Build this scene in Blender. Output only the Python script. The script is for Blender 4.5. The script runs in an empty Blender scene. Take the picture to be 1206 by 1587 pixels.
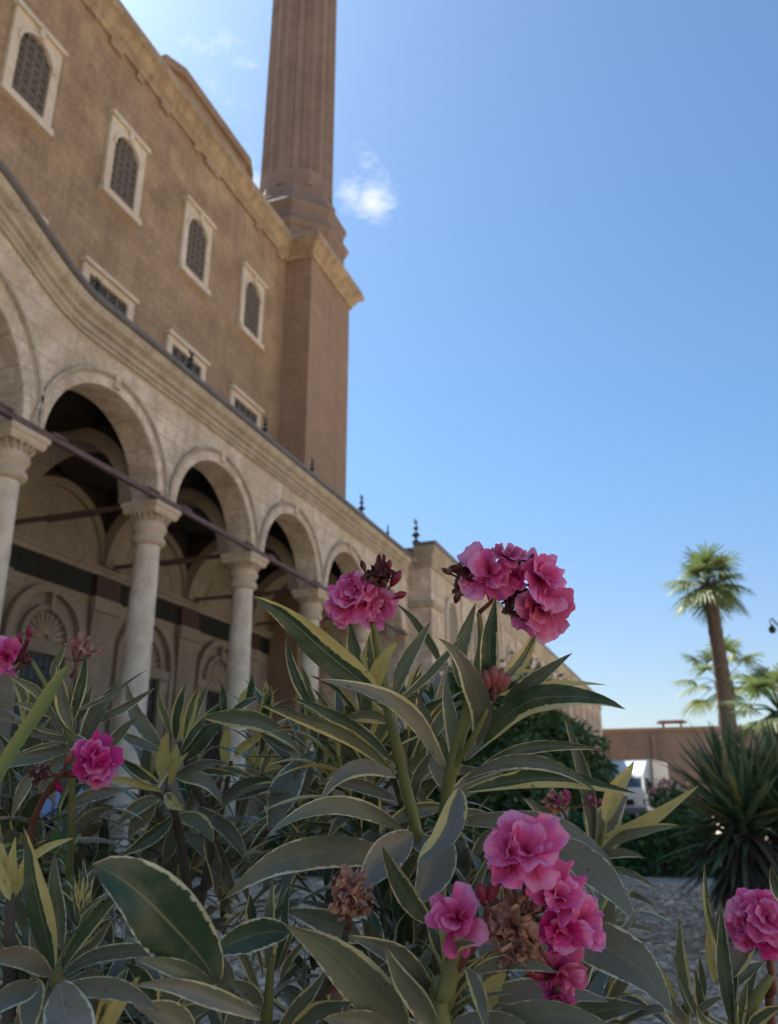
import bpy, math, random
import numpy as np
from mathutils import Vector, Matrix

S = bpy.context.scene
COL = S.collection
RAD = math.radians
PI = math.pi

# ------------------------------------------------------------------ camera
F, CX, CY = 1284.3, 603.0, 793.5                 # photograph: focal length and centre in its own pixels
PITCH, YAW = RAD(19.36), RAD(20.12)
C0 = np.array([0.0, 0.0, 0.8])
FWD = np.array([-math.sin(YAW) * math.cos(PITCH), math.cos(YAW) * math.cos(PITCH), math.sin(PITCH)])
RGT = np.array([math.cos(YAW), math.sin(YAW), 0.0])
UPV = np.cross(RGT, FWD)
cam_d = bpy.data.cameras.new("camera")
cam = bpy.data.objects.new("camera", cam_d)
COL.objects.link(cam)
cam.matrix_world = Matrix(((RGT[0], UPV[0], -FWD[0], C0[0]), (RGT[1], UPV[1], -FWD[1], C0[1]),
                           (RGT[2], UPV[2], -FWD[2], C0[2]), (0, 0, 0, 1)))
cam_d.sensor_fit = 'VERTICAL'
cam_d.sensor_height = 24.0
cam_d.sensor_width = 24.0
cam_d.lens = 24.0 * F / 1587.0
cam_d.clip_start = 0.02
cam_d.clip_end = 3000
cam_d.dof.use_dof = True
cam_d.dof.focus_distance = 0.68
cam_d.dof.aperture_fstop = 7.2
S.camera = cam


def P(px, py, d):
    """a point of the world seen at photo pixel (px, py), d metres ahead of the camera"""
    return C0 + d * (FWD + RGT * ((px - CX) / F) - UPV * ((py - CY) / F))


# ------------------------------------------------------------------ world and sun
SUN_EL, SUN_AZ = RAD(54.5), math.atan2(-1.0, 0.45)       # azimuth measured from +Y towards +X
w = bpy.data.worlds.new("World")
S.world = w
w.use_nodes = True
nt = w.node_tree
nt.nodes.clear()
wo = nt.nodes.new('ShaderNodeOutputWorld')
bg = nt.nodes.new('ShaderNodeBackground')
sky = nt.nodes.new('ShaderNodeTexSky')
sky.sky_type = 'NISHITA'
sky.sun_disc = False
sky.sun_elevation = SUN_EL
sky.sun_rotation = SUN_AZ
sky.air_density = 1.0
sky.dust_density = 0.9
sky.ozone_density = 2.0
sky.altitude = 100
bg.inputs['Strength'].default_value = 0.063
# two small bright clouds, each a noise patch round its own direction in the sky
tc = nt.nodes.new('ShaderNodeTexCoord')
nz = nt.nodes.new('ShaderNodeTexNoise')
nz.inputs['Scale'].default_value = 24.0
nz.inputs['Detail'].default_value = 8.0
nz.inputs['Roughness'].default_value = 0.70
mpc = nt.nodes.new('ShaderNodeMapping')
mpc.inputs['Scale'].default_value = (.8, .8, 1.9)
nt.links.new(tc.outputs['Generated'], mpc.inputs['Vector'])
nt.links.new(mpc.outputs['Vector'], nz.inputs['Vector'])
prev = None


def wmath(op, a, b=None, clamp=False):
    n = nt.nodes.new('ShaderNodeMath')
    n.operation = op
    n.use_clamp = clamp
    for i, v in enumerate((a, b)):
        if v is None:
            continue
        if isinstance(v, (int, float)):
            n.inputs[i].default_value = v
        else:
            nt.links.new(v, n.inputs[i])
    return n.outputs[0]


tot = None
for (px, py, rad, amp) in ((578, 314, 0.032, 1.0), (545, 300, 0.03, .85), (590, 290, .03, .7), (325, 95, 0.07, .60), (375, 130, 0.08, .54), (300, 60, .06, .5), (400, 285, .05, .7), (550, 240, .06, .5)):
    dv = Vector(P(px, py, 1.0) - C0).normalized()
    sb = nt.nodes.new('ShaderNodeVectorMath')
    sb.operation = 'DISTANCE'
    nt.links.new(tc.outputs['Generated'], sb.inputs[0])
    sb.inputs[1].default_value = dv
    m = wmath('SUBTRACT', 1.0, wmath('DIVIDE', sb.outputs['Value'], rad * 1.6), True)
    m = wmath('MULTIPLY', m, amp)
    tot = m if tot is None else wmath('MAXIMUM', tot, m)
cl = wmath('SUBTRACT', wmath('ADD', nz.outputs['Fac'], wmath('MULTIPLY', tot, 0.75)), 0.86)
cl = wmath('MULTIPLY', cl, 1.9, True)
cl = wmath('MULTIPLY', cl, wmath('MULTIPLY', tot, 3.0, True))
mx = nt.nodes.new('ShaderNodeMix')
mx.data_type = 'RGBA'
nt.links.new(cl, mx.inputs['Factor'])
hs = nt.nodes.new('ShaderNodeHueSaturation')
hs.inputs['Saturation'].default_value = 1.0
hs.inputs['Hue'].default_value = 0.5
nt.links.new(sky.outputs['Color'], hs.inputs['Color'])
# the haze near the horizon is whiter, the upper sky bluer
sepw = nt.nodes.new('ShaderNodeSeparateXYZ')
nt.links.new(tc.outputs['Generated'], sepw.inputs[0])
mr = nt.nodes.new('ShaderNodeMapRange')
mr.interpolation_type = 'SMOOTHSTEP'
mr.inputs['From Min'].default_value = 0.0
mr.inputs['From Max'].default_value = 0.42
nt.links.new(sepw.outputs['Z'], mr.inputs['Value'])
gr = nt.nodes.new('ShaderNodeMix')
gr.data_type = 'RGBA'
nt.links.new(mr.outputs[0], gr.inputs['Factor'])
gr.inputs['A'].default_value = (.95, .90, .88, 1)
gr.inputs['B'].default_value = (.84, 1.07, 1.19, 1)
mu_ = nt.nodes.new('ShaderNodeMix')
mu_.data_type = 'RGBA'
mu_.blend_type = 'MULTIPLY'
mu_.inputs['Factor'].default_value = 1.0
nt.links.new(hs.outputs['Color'], mu_.inputs['A'])
nt.links.new(gr.outputs['Result'], mu_.inputs['B'])
nt.links.new(mu_.outputs['Result'], mx.inputs['A'])
mx.inputs['B'].default_value = (7.4, 7.6, 7.7, 1)
nt.links.new(mx.outputs['Result'], bg.inputs['Color'])
nt.links.new(bg.outputs[0], wo.inputs[0])

sun_d = bpy.data.lights.new("sun", 'SUN')
sun_d.energy = 5.0
sun_d.angle = RAD(0.5)
sun_d.color = (1.0, 0.93, 0.82)
sun = bpy.data.objects.new("sun", sun_d)
COL.objects.link(sun)
sdir = Vector((math.sin(SUN_AZ) * math.cos(SUN_EL), math.cos(SUN_AZ) * math.cos(SUN_EL), math.sin(SUN_EL)))
sun.rotation_euler = sdir.to_track_quat('Z', 'Y').to_euler()
sun.location = (-40, 40, 60)

S.view_settings.view_transform = 'Standard'
S.view_settings.look = 'None'
S.view_settings.exposure = 1.36
S.view_settings.gamma = 1.0
S.render.film_transparent = False
S.cycles.use_denoising = True
S.cycles.max_bounces = 8
S.cycles.caustics_reflective = False
S.cycles.caustics_refractive = False


# ------------------------------------------------------------------ node material helpers
class NT:
    def __init__(s, name, rough=.7, spec=.3):
        s.m = bpy.data.materials.new(name)
        s.m.use_nodes = True
        s.t = s.m.node_tree
        s.b = s.t.nodes['Principled BSDF']
        s.out = s.t.nodes['Material Output']
        s.b.inputs['Roughness'].default_value = rough
        s.b.inputs['Specular IOR Level'].default_value = spec

    def n(s, kind, **kw):
        nd = s.t.nodes.new('ShaderNode' + kind)
        for k, v in kw.items():
            if k in nd.inputs:
                s.set(nd.inputs[k], v)
            else:
                setattr(nd, k, v)
        return nd

    def set(s, sock, v):
        if hasattr(v, 'is_output'):
            s.t.links.new(v, sock)
        else:
            if isinstance(v, tuple) and len(v) == 3 and sock.type == 'RGBA':
                v = v + (1,)
            sock.default_value = v

    def math(s, op, a, b=0.0, clamp=False, c=None):
        nd = s.t.nodes.new('ShaderNodeMath')
        nd.operation = op
        nd.use_clamp = clamp
        s.set(nd.inputs[0], a)
        s.set(nd.inputs[1], b)
        if c is not None:
            s.set(nd.inputs[2], c)
        return nd.outputs[0]

    def mix(s, f, a, b, mode='MIX'):
        nd = s.t.nodes.new('ShaderNodeMix')
        nd.data_type = 'RGBA'
        nd.blend_type = mode
        s.set(nd.inputs['Factor'], f)
        s.set(nd.inputs['A'], a)
        s.set(nd.inputs['B'], b)
        return nd.outputs['Result']

    def ramp(s, f, stops):
        nd = s.t.nodes.new('ShaderNodeValToRGB')
        s.set(nd.inputs[0], f)
        el = nd.color_ramp.elements
        while len(el) < len(stops):
            el.new(.5)
        for e, (p, c) in zip(el, stops):
            e.position = p
            e.color = (c, c, c, 1) if not isinstance(c, tuple) else c + (1,)
        return nd.outputs[0]

    def noise(s, vec, scale, detail=5.0, rough=.55):
        nd = s.n('TexNoise', Scale=scale, Detail=detail, Roughness=rough)
        if vec is not None:
            s.t.links.new(vec, nd.inputs['Vector'])
        return nd.outputs['Fac']

    def obj(s):
        return s.n('TexCoord').outputs['Object']

    def bump(s, h, strength=.4, dist=.02):
        nd = s.n('Bump', Strength=strength, Distance=dist)
        s.t.links.new(h, nd.inputs['Height'])
        s.t.links.new(nd.outputs[0], s.b.inputs['Normal'])

    def col(s, c):
        s.set(s.b.inputs['Base Color'], c)


def stone(name, base, dark, light, bw, bh, mortar, joint, stain=None, streak=.35, nscale=1.2, vein=0.0, rough=.85, con=0.0):
    """coursed stone: u runs along the wall, v is height"""
    k = NT(name, rough, .25)
    o = k.obj()
    sp = k.n('SeparateXYZ')
    k.t.links.new(o, sp.inputs[0])
    u = k.math('ADD', sp.outputs['Y'], k.math('MULTIPLY', sp.outputs['X'], .83))
    cb = k.n('CombineXYZ')
    k.t.links.new(u, cb.inputs[0])
    k.t.links.new(sp.outputs['Z'], cb.inputs[1])
    br = k.n('TexBrick', **{'Scale': 1.0, 'Mortar Size': mortar, 'Mortar Smooth': .3, 'Bias': 0.0, 'Brick Width': bw, 'Row Height': bh})
    br.offset = .5
    k.set(br.inputs['Color1'], (.35, .35, .35))
    k.set(br.inputs['Color2'], (.65, .65, .65))
    k.set(br.inputs['Mortar'], (.5, .5, .5))
    wob = k.n('TexNoise', Scale=1.7, Detail=2.0)
    k.t.links.new(o, wob.inputs['Vector'])
    va = k.n('VectorMath', operation='SCALE')
    k.t.links.new(wob.outputs['Color'], va.inputs[0])
    va.inputs['Scale'].default_value = .05
    vb = k.n('VectorMath', operation='ADD')
    k.t.links.new(cb.outputs[0], vb.inputs[0])
    k.t.links.new(va.outputs[0], vb.inputs[1])
    k.t.links.new(vb.outputs[0], br.inputs['Vector'])
    n1 = k.noise(o, nscale, 8, .62)
    n2 = k.noise(o, nscale * 9, 6, .6)
    n3 = k.noise(o, .33, 4, .55)
    c = k.mix(k.ramp(n1, [(.3 + con, 0.0), (.72 - con, 1.0)]), dark, base)
    c = k.mix(k.ramp(n2, [(.42, 0.0), (.8, .8)]), c, light)
    blk = k.n('SeparateColor')
    k.t.links.new(br.outputs['Color'], blk.inputs[0])
    c = k.mix(k.math('MULTIPLY', k.ramp(blk.outputs[0], [(.36, 0.0), (.64, 1.0)]), .28), c, light)
    c = k.mix(k.math('MULTIPLY', k.ramp(n3, [(.35, 1.0), (.6, 0.0)]), .35), c, dark)
    # rain streaks: noise stretched down the wall
    mp = k.n('Mapping')
    mp.inputs['Scale'].default_value = (2.2, 2.2, .13)
    k.t.links.new(o, mp.inputs['Vector'])
    st = k.noise(mp.outputs[0], 1.5, 5, .6)
    c = k.mix(k.math('MULTIPLY', k.ramp(st, [(.5, 0.0), (.72, 1.0)]), streak), c, dark)
    if stain:
        sc, lo, hi, amt = stain
        n4 = k.noise(o, .55, 6, .68)
        mr = k.n('MapRange', **{'From Min': lo, 'From Max': hi})
        k.t.links.new(sp.outputs['Z'], mr.inputs['Value'])
        f = k.math('MULTIPLY', k.ramp(n4, [(.5, 0.0), (.66, 1.0)]), k.math('MULTIPLY', mr.outputs[0], amt))
        c = k.mix(f, c, sc)
    if vein:
        wv = k.n('TexNoise', Scale=2.6, Detail=6.0, Distortion=2.4)
        k.t.links.new(o, wv.inputs['Vector'])
        v = k.ramp(wv.outputs['Fac'], [(.44, 0.0), (.5, 1.0), (.56, 0.0)])
        c = k.mix(k.math('MULTIPLY', v, vein), c, dark)
    if joint is not None:
        c = k.mix(k.math('MULTIPLY', br.outputs['Fac'], k.math('ADD', .25, k.math('MULTIPLY', n1, .8))), c, joint)
    k.col(c)
    h = k.math('SUBTRACT', k.math('ADD', k.math('MULTIPLY', n2, .5), k.math('MULTIPLY', n1, .5)), k.math('MULTIPLY', br.outputs['Fac'], .5 if joint is not None else 0))
    k.bump(h, .55, .03)
    return k.m


def plain(name, c, rough=.6, spec=.3, metal=0, var=.35, scale=6.0, bump=.15, c2=None):
    k = NT(name, rough, spec)
    o = k.obj()
    n = k.noise(o, scale, 6, .6)
    d = c2 or tuple(v * (1 - var) for v in c)
    k.col(k.mix(k.ramp(n, [(.32, 0.0), (.68, 1.0)]), d, c))
    k.b.inputs['Metallic'].default_value = metal
    k.bump(n, bump, .01)
    return k.m


M = {}
M['brown'] = stone('brown limestone', (.372, .248, .152), (.20, .128, .078), (.45, .318, .208), .62, .31, .010, (.20, .13, .08), stain=((.54, .385, .20), 13.0, 20.0, .62), streak=.5, nscale=.9, con=.06)
M['tower'] = stone('red brown limestone', (.35, .228, .150), (.215, .135, .088), (.415, .282, .192), .62, .31, .010, (.19, .12, .078), streak=.45)
M['minaret'] = stone('weathered grey brown stone', (.275, .19, .145), (.17, .117, .092), (.33, .235, .184), .7, .5, .010, (.15, .10, .08))
M['alab'] = stone('veined alabaster', (.78, .625, .485), (.40, .295, .205), (.86, .73, .60), .72, .38, .009, (.33, .25, .17), stain=((.55, .40, .23), 5.0, 8.0, .75), vein=.5, nscale=2.3, streak=.62, con=.10)
M['trim'] = stone('pale window stone', (.66, .55, .42), (.45, .35, .25), (.73, .64, .53), .5, .4, .004, (.4, .32, .24), nscale=3, streak=.3)
M['cornice'] = stone('ochre stained cornice stone', (.52, .425, .315), (.24, .18, .12), (.68, .58, .46), .9, .9, .008, (.25, .18, .11), nscale=2.4, streak=.5)
M['eaves'] = stone('ochre brown cornice stone', (.43, .315, .195), (.21, .14, .085), (.56, .43, .29), .9, .9, .010, (.18, .12, .07), nscale=2.2, streak=.6, con=.08)
M['column'] = stone('smooth alabaster shaft', (.82, .67, .51), (.50, .385, .27), (.88, .75, .60), 5, 9, .0, None, vein=.22, nscale=3.4, streak=.6, rough=.45, con=.08)
M['capital'] = stone('carved capital stone', (.66, .51, .36), (.40, .29, .19), (.74, .60, .45), 5, 9, .0, None, nscale=5)
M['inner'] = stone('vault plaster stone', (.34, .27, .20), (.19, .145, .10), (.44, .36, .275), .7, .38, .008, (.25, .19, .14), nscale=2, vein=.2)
M['ceiling'] = plain('dark brown vault ceiling', (.05, .036, .028), .9, var=.5, scale=2)  # one dark brown for ceiling, transverse walls, dome rings and vault walls
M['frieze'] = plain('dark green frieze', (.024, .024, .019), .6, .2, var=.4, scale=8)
M['redstone'] = plain('dark red stone', (.085, .04, .033), .5, var=.4)
M['lead'] = plain('grey lead gutter', (.17, .15, .135), .5, .4, var=.3, scale=4)
M['rod'] = plain('rusty painted iron', (.17, .095, .08), .55, .35, var=.45, scale=9)
M['lattice'] = plain('bronze window grille', (.20, .16, .125), .6, var=.35, scale=12)
M['pane'] = plain('dark window glass', (.045, .04, .038), .25, .5, var=.4, scale=3, bump=.02)
M['iron'] = plain('black cast iron', (.022, .024, .024), .45, .4, var=.4)
M['roofing'] = plain('roof lead sheet', (.15, .14, .135), .6)
M['paving'] = plain('dusty paving', (.52, .44, .33), .9, var=.3, scale=.8)
M['rampart'] = stone('brown rampart stone', (.245, .178, .142), (.16, .115, .09), (.29, .215, .172), 1.3, .55, .02, (.18, .125, .095))


# ------------------------------------------------------------------ object helpers
def tag(o, label=None, cat=None, group=None, kind=None):
    for k_, v in (('label', label), ('category', cat), ('group', group), ('kind', kind)):
        if v:
            o[k_] = v
    return o


def thing(name, label, cat, loc, group=None):
    o = bpy.data.objects.new(name, None)
    o.empty_display_size = .1
    o.location = loc
    COL.objects.link(o)
    return tag(o, label, cat, group)


def world_loc(o):
    v = Vector((0, 0, 0))
    while o is not None:
        v += Vector(o.location)
        o = o.parent
    return v


class MB:
    """collects verts and faces; build() links them as ONE mesh object"""

    def __init__(s):
        s.v = []
        s.f = []
        s.sm = []

    def add(s, vs, fs, smooth=False):
        o = len(s.v)
        s.v += [tuple(map(float, p)) for p in vs]
        s.f += [tuple(i + o for i in f) for f in fs]
        s.sm += [smooth] * len(fs)

    def box(s, x0, x1, y0, y1, z0, z1):
        s.add([(x0, y0, z0), (x1, y0, z0), (x1, y1, z0), (x0, y1, z0), (x0, y0, z1), (x1, y0, z1), (x1, y1, z1), (x0, y1, z1)],
              [(3, 2, 1, 0), (4, 5, 6, 7), (0, 1, 5, 4), (1, 2, 6, 5), (2, 3, 7, 6), (3, 0, 4, 7)])

    def tube(s, pts, rad, n=8, smooth=True, cap=True):
        pts = [np.array(p, float) for p in pts]
        m = len(pts)
        if not hasattr(rad, '__len__'):
            rad = [rad] * m
        rings = []
        prev = None
        for i, p in enumerate(pts):
            t = pts[min(i + 1, m - 1)] - pts[max(i - 1, 0)]
            t = t / (np.linalg.norm(t) + 1e-12)
            a = prev if prev is not None else (np.array([0, 0, 1.]) if abs(t[2]) < .9 else np.array([1., 0, 0]))
            a = a - t * (a @ t)
            a /= np.linalg.norm(a) + 1e-12
            b = np.cross(t, a)
            prev = a
            rings.append([p + rad[i] * (math.cos(2 * PI * k / n) * a + math.sin(2 * PI * k / n) * b) for k in range(n)])
        vs = [q for r in rings for q in r]
        fs = [(i * n + k, i * n + (k + 1) % n, (i + 1) * n + (k + 1) % n, (i + 1) * n + k) for i in range(m - 1) for k in range(n)]
        if cap:
            fs += [tuple(range(n - 1, -1, -1)), tuple((m - 1) * n + k for k in range(n))]
        s.add(vs, fs, smooth)

    def lathe(s, c, prof, n=24, smooth=True, rfun=None, ang0=0.0):
        """prof: list of (radius, z) from bottom to top, round the vertical through c"""
        vs = []
        for r, z in prof:
            for k in range(n):
                a = 2 * PI * k / n + ang0
                q = r * (rfun(k, z) if rfun else 1)
                vs.append((c[0] + q * math.cos(a), c[1] + q * math.sin(a), c[2] + z))
        m = len(prof)
        fs = [(i * n + k, i * n + (k + 1) % n, (i + 1) * n + (k + 1) % n, (i + 1) * n + k) for i in range(m - 1) for k in range(n)]
        fs += [tuple(range(n - 1, -1, -1)), tuple((m - 1) * n + k for k in range(n))]
        s.add(vs, fs, smooth)

    def sweep_y(s, ys, hs, prof):
        """closed profile [(x, z)] swept along y, raised by hs"""
        n = len(prof)
        vs = [(x, y, z + h) for y, h in zip(ys, hs) for x, z in prof]
        fs = [(i * n + k, i * n + (k + 1) % n, (i + 1) * n + (k + 1) % n, (i + 1) * n + k) for i in range(len(ys) - 1) for k in range(n)]
        fs += [tuple(range(n - 1, -1, -1)), tuple((len(ys) - 1) * n + k for k in range(n))]
        s.add(vs, fs)

    def sweep(s, path, prof):
        """mitred sweep in plan: path [(x, y)], profile [(out, z)] with out to the right of the direction of travel"""
        n = len(prof)
        vs = []
        for i, p in enumerate(path):
            p = np.array(p, float)
            d0 = np.array(path[i], float) - np.array(path[i - 1], float) if i else None
            d1 = np.array(path[i + 1], float) - p if i < len(path) - 1 else None
            d0 = d1 if d0 is None else d0
            d1 = d0 if d1 is None else d1
            n0 = np.array([d0[1], -d0[0]]) / np.linalg.norm(d0)
            n1 = np.array([d1[1], -d1[0]]) / np.linalg.norm(d1)
            mt = n0 + n1
            mt = mt / (mt @ n0)
            for o, z in prof:
                q = p + mt * o
                vs.append((q[0], q[1], z))
        fs = [(i * n + k, i * n + (k + 1) % n, (i + 1) * n + (k + 1) % n, (i + 1) * n + k) for i in range(len(path) - 1) for k in range(n)]
        fs += [tuple(range(n - 1, -1, -1)), tuple((len(path) - 1) * n + k for k in range(n))]
        s.add(vs, fs)

    def strip(s, us, lo, hi, f, axis='y'):
        """a wall between lo(u) and hi(u); f = (near, far) positions of its two faces on the other axis"""
        a, b = f
        pt = (lambda u, w_, z: (w_, u, z)) if axis == 'y' else (lambda u, w_, z: (u, w_, z))
        for i in range(len(us) - 1):
            u0, u1 = us[i], us[i + 1]
            l0, l1, h0, h1 = lo[i], lo[i + 1], hi[i], hi[i + 1]
            s.add([pt(u0, a, l0), pt(u1, a, l1), pt(u1, a, h1), pt(u0, a, h0), pt(u0, b, l0), pt(u1, b, l1), pt(u1, b, h1), pt(u0, b, h0)],
                  [(0, 1, 2, 3), (7, 6, 5, 4), (0, 4, 5, 1), (3, 2, 6, 7)] + ([(0, 3, 7, 4)] if i == 0 else []) + ([(1, 5, 6, 2)] if i == len(us) - 2 else []))

    def arc_ring(s, c, r0, r1, x0, x1, a0=0, a1=PI, n=28, axis='y', ends=True):
        """half ring in the plane across the wall (y or x, and z), from x0 (front) to x1 (back)"""
        pt = (lambda u, w_, z: (w_, u, z)) if axis == 'y' else (lambda u, w_, z: (u, w_, z))
        vs = []
        for i in range(n + 1):
            a = a0 + (a1 - a0) * i / n
            for r, xx in ((r0, x0), (r1, x0), (r1, x1), (r0, x1)):
                vs.append(pt(c[0] + r * math.cos(a), xx, c[1] + r * math.sin(a)))
        fs = [(i * 4 + k, i * 4 + (k + 1) % 4, (i + 1) * 4 + (k + 1) % 4, (i + 1) * 4 + k) for i in range(n) for k in range(4)]
        fs += [(3, 2, 1, 0), (n * 4, n * 4 + 1, n * 4 + 2, n * 4 + 3)]
        s.add(vs, fs)

    def build(s, name, mat, parent=None, recalc=True):
        me = bpy.data.meshes.new(name)
        off = np.array(world_loc(parent)) if parent is not None else np.zeros(3)
        me.from_pydata([tuple(np.array(p) - off) for p in s.v], [], s.f)
        me.polygons.foreach_set('use_smooth', s.sm)
        if recalc:
            import bmesh
            bm = bmesh.new()
            bm.from_mesh(me)
            bmesh.ops.recalc_face_normals(bm, faces=bm.faces)
            bm.to_mesh(me)
            bm.free()
        me.materials.append(mat)
        o = bpy.data.objects.new(name, me)
        COL.objects.link(o)
        if parent is not None:
            o.parent = parent
        return o


def copy_tree(o, parent=None):
    c = o.copy()
    COL.objects.link(c)
    if parent is not None:
        c.parent = parent
    for ch in o.children:
        copy_tree(ch, c)
    return c


# ------------------------------------------------------------------ ground
XW, XF, XB = -12.7, -8.72, -9.28            # main wall, arcade front face, arcade back face
g = MB()
g.add([(-900, -300, -.004), (900, -300, -.004), (900, 1500, -.004), (-900, 1500, -.004)], [(0, 1, 2, 3)])
tag(g.build('ground', M['paving'], recalc=False), kind='structure')
k = NT('gravel bed', .95, .2)
o_ = k.obj()
vo = k.n('TexVoronoi', Scale=42.0)
k.t.links.new(o_, vo.inputs['Vector'])
nn = k.noise(o_, 3.0, 5)
sc_ = k.n('SeparateColor')
k.t.links.new(vo.outputs['Color'], sc_.inputs[0])
cc = k.mix(k.ramp(sc_.outputs[0], [(0, 0.0), (1, 1.0)]), (.34, .25, .17), (.66, .51, .37))
cc = k.mix(k.ramp(nn, [(.3, .5), (.6, 0.0)]), cc, (.15, .125, .105))
k.col(cc)
k.bump(k.math('SUBTRACT', 1.0, vo.outputs['Distance']), .9, .02)
M['gravelbed'] = k.m
g = MB()
bed = [(-9, -2.0), (6.5, -2.0), (6.5, 9.9), (-4.9, 9.9), (-7.6, 6.0), (-7.6, -2)]
g.add([(x, y, 0.0) for x, y in bed], [tuple(range(len(bed)))])
tag(g.build('gravel_bed', M['gravelbed'], recalc=False), kind='structure')

# ------------------------------------------------------------------ mosque main block
mosque = thing('mosque', 'tall brown stone mosque wall with white framed grille windows behind the arcade', 'mosque', (XW, 12, 0))
m = MB()
m.box(-24, XW, -14, 23.45, 0, 20.4)
m.build('upper_wall', M['brown'], mosque)
# cornice of the main block: out to the right of travel (+X when travelling +Y)
COR = [(0, 20.0), (.10, 20.0), (.10, 20.16), (.22, 20.24), (.22, 20.36), (.34, 20.48), (.46, 20.54), (.46, 20.78), (.40, 20.84), (.40, 20.92), (0, 20.95)]
m = MB()
m.sweep([(XW + .003, -14), (XW + .003, 23.44), (-11.65 + .003, 23.44), (-11.65 + .003, 27.05), (-15.3, 27.05)], [(a, b) for a, b in COR])
m.build('cornice', M['eaves'], mosque)
rng = random.Random(5)
m = MB()                                    # broken lumps of the weathered lower moulding
for i in range(46):
    y = -2 + i * .56 + rng.uniform(-.1, .1)
    if rng.random() < .45:
        m.box(XW + .005, XW + rng.uniform(.06, .13), y, y + rng.uniform(.25, .5), 19.78 + rng.uniform(0, .06), 19.998)
m.build('broken_moulding', M['eaves'], mosque)['kind'] = 'stuff'
m = MB()
m.box(-24, XW - .1, -14, 27.0, 20.4, 20.86)
m.build('roof', M['roofing'], mosque)
# stepped block on the roof
m = MB()
bl = [(-13.75, 16.6), (-13.45, 17.3), (-13.45, 21.3), (-13.75, 22.0), (-17.5, 22.0), (-17.5, 16.6)]
n_ = len(bl)
for z0, z1, e in ((20.86, 23.05, 0), (23.05, 23.4, .14)):
    cxm, cym = -15.4, 19.3
    ring = [(x + e * np.sign(x - cxm), y + e * np.sign(y - cym)) for x, y in bl]
    m.add([(x, y, z0) for x, y in ring] + [(x, y, z1) for x, y in ring],
          [tuple(range(n_ - 1, -1, -1)), tuple(range(n_, 2 * n_))] + [(i, (i + 1) % n_, n_ + (i + 1) % n_, n_ + i) for i in range(n_)])
m.build('roof_block', M['tower'], mosque)


def window(y0, z0, w_, h_, arch, lab=None):
    """framed window on the main wall; y0 centre, z0 sill"""
    o = bpy.data.objects.new('window', None)
    hw, ow = w_ / 2, w_ / 2 - .24
    x0, x1 = XW + .004, XW + .10
    fr = MB()
    zt = z0 + h_
    oz0 = z0 + .26
    zs = zt - .38 - ow if arch else zt - .3
    # jambs, sill, head
    fr.box(x0, x1, y0 - hw, y0 - ow, z0 + .2, zs)
    fr.box(x0, x1, y0 + ow, y0 + hw, z0 + .2, zs)
    fr.box(x0, x1 + .08, y0 - hw - .05, y0 + hw + .05, z0, z0 + .2)
    if arch:
        us = [y0 - hw, y0 - ow] + [y0 - ow * math.cos(PI * i / 16) for i in range(1, 16)] + [y0 + ow, y0 + hw]
        lo = [zs, zs] + [zs + ow * math.sin(PI * i / 16) for i in range(1, 16)] + [zs, zs]
        fr.strip(us, lo, [zt - .12] * len(us), (x1, x0))
        fr.arc_ring((y0, zs), ow + .002, ow + .10, x1 + .035, x1 - .01, n=18)
        fr.box(x0, x1 + .09, y0 - .07, y0 + .07, zs + ow + .03, zt - .10)
    else:
        fr.box(x0, x1, y0 - hw, y0 + hw, zs, zt - .12)
    fr.box(x0, x1 + .09, y0 - hw - .06, y0 + hw + .06, zt - .12, zt)
    fo = fr.build('window', M['trim'], mosque)
    pn = MB()
    top = zs + (ow if arch else 0)
    pn.box(XW + .003, XW + .012, y0 - ow, y0 + ow, z0 + .2, top)
    p_ = pn.build('pane', M['pane'], mosque)
    p_.parent = fo
    la = MB()
    xa, xb = XW + .03, XW + .052

    def inside(y, z):
        return abs(y - y0) < ow - .01 and (z < zs or not arch or (y - y0) ** 2 + (z - zs) ** 2 < (ow - .01) ** 2)
    ny = 4
    st = 2 * ow / ny
    r = st / 2
    nzr = int((top - z0 - .2) / st) + 1
    for j in range(nzr):
        for i in range(ny):
            cy, cz = y0 - ow + st * (i + .5), z0 + .2 + st * (j + .5)
            if inside(cy, cz + r * .3):
                la.arc_ring((cy, cz), r - .028, r + .006, xb, xa, 0, 2 * PI, n=12)
                la.arc_ring((cy, cz), r * .36, r * .36 + .022, xb - .002, xa, 0, 2 * PI, n=8)
    for i in range(ny + 1):
        y = y0 - ow + st * i
        y = min(max(y, y0 - ow + .02), y0 + ow - .02)
        zt_ = zs + (math.sqrt(max(ow ** 2 - (y - y0) ** 2, 0)) if arch else 0)
        la.box(xa - .004, xb + .004, y - .018, y + .018, z0 + .2, zt_)
    lo_ = la.build('lattice', M['lattice'], mosque)
    lo_.parent = fo
    if arch:                                # inner scroll border following the arch
        pass
    return fo


for yc in (3.95, 7.4, 10.83, 14.18, 17.62, 21.02):
    window(yc, 15.32, 1.46, 2.56, True)
for yc in (7.4, 10.83, 14.18, 17.65, 21.05):
    window(yc, 10.9, 1.95, 2.28, False)

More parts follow.
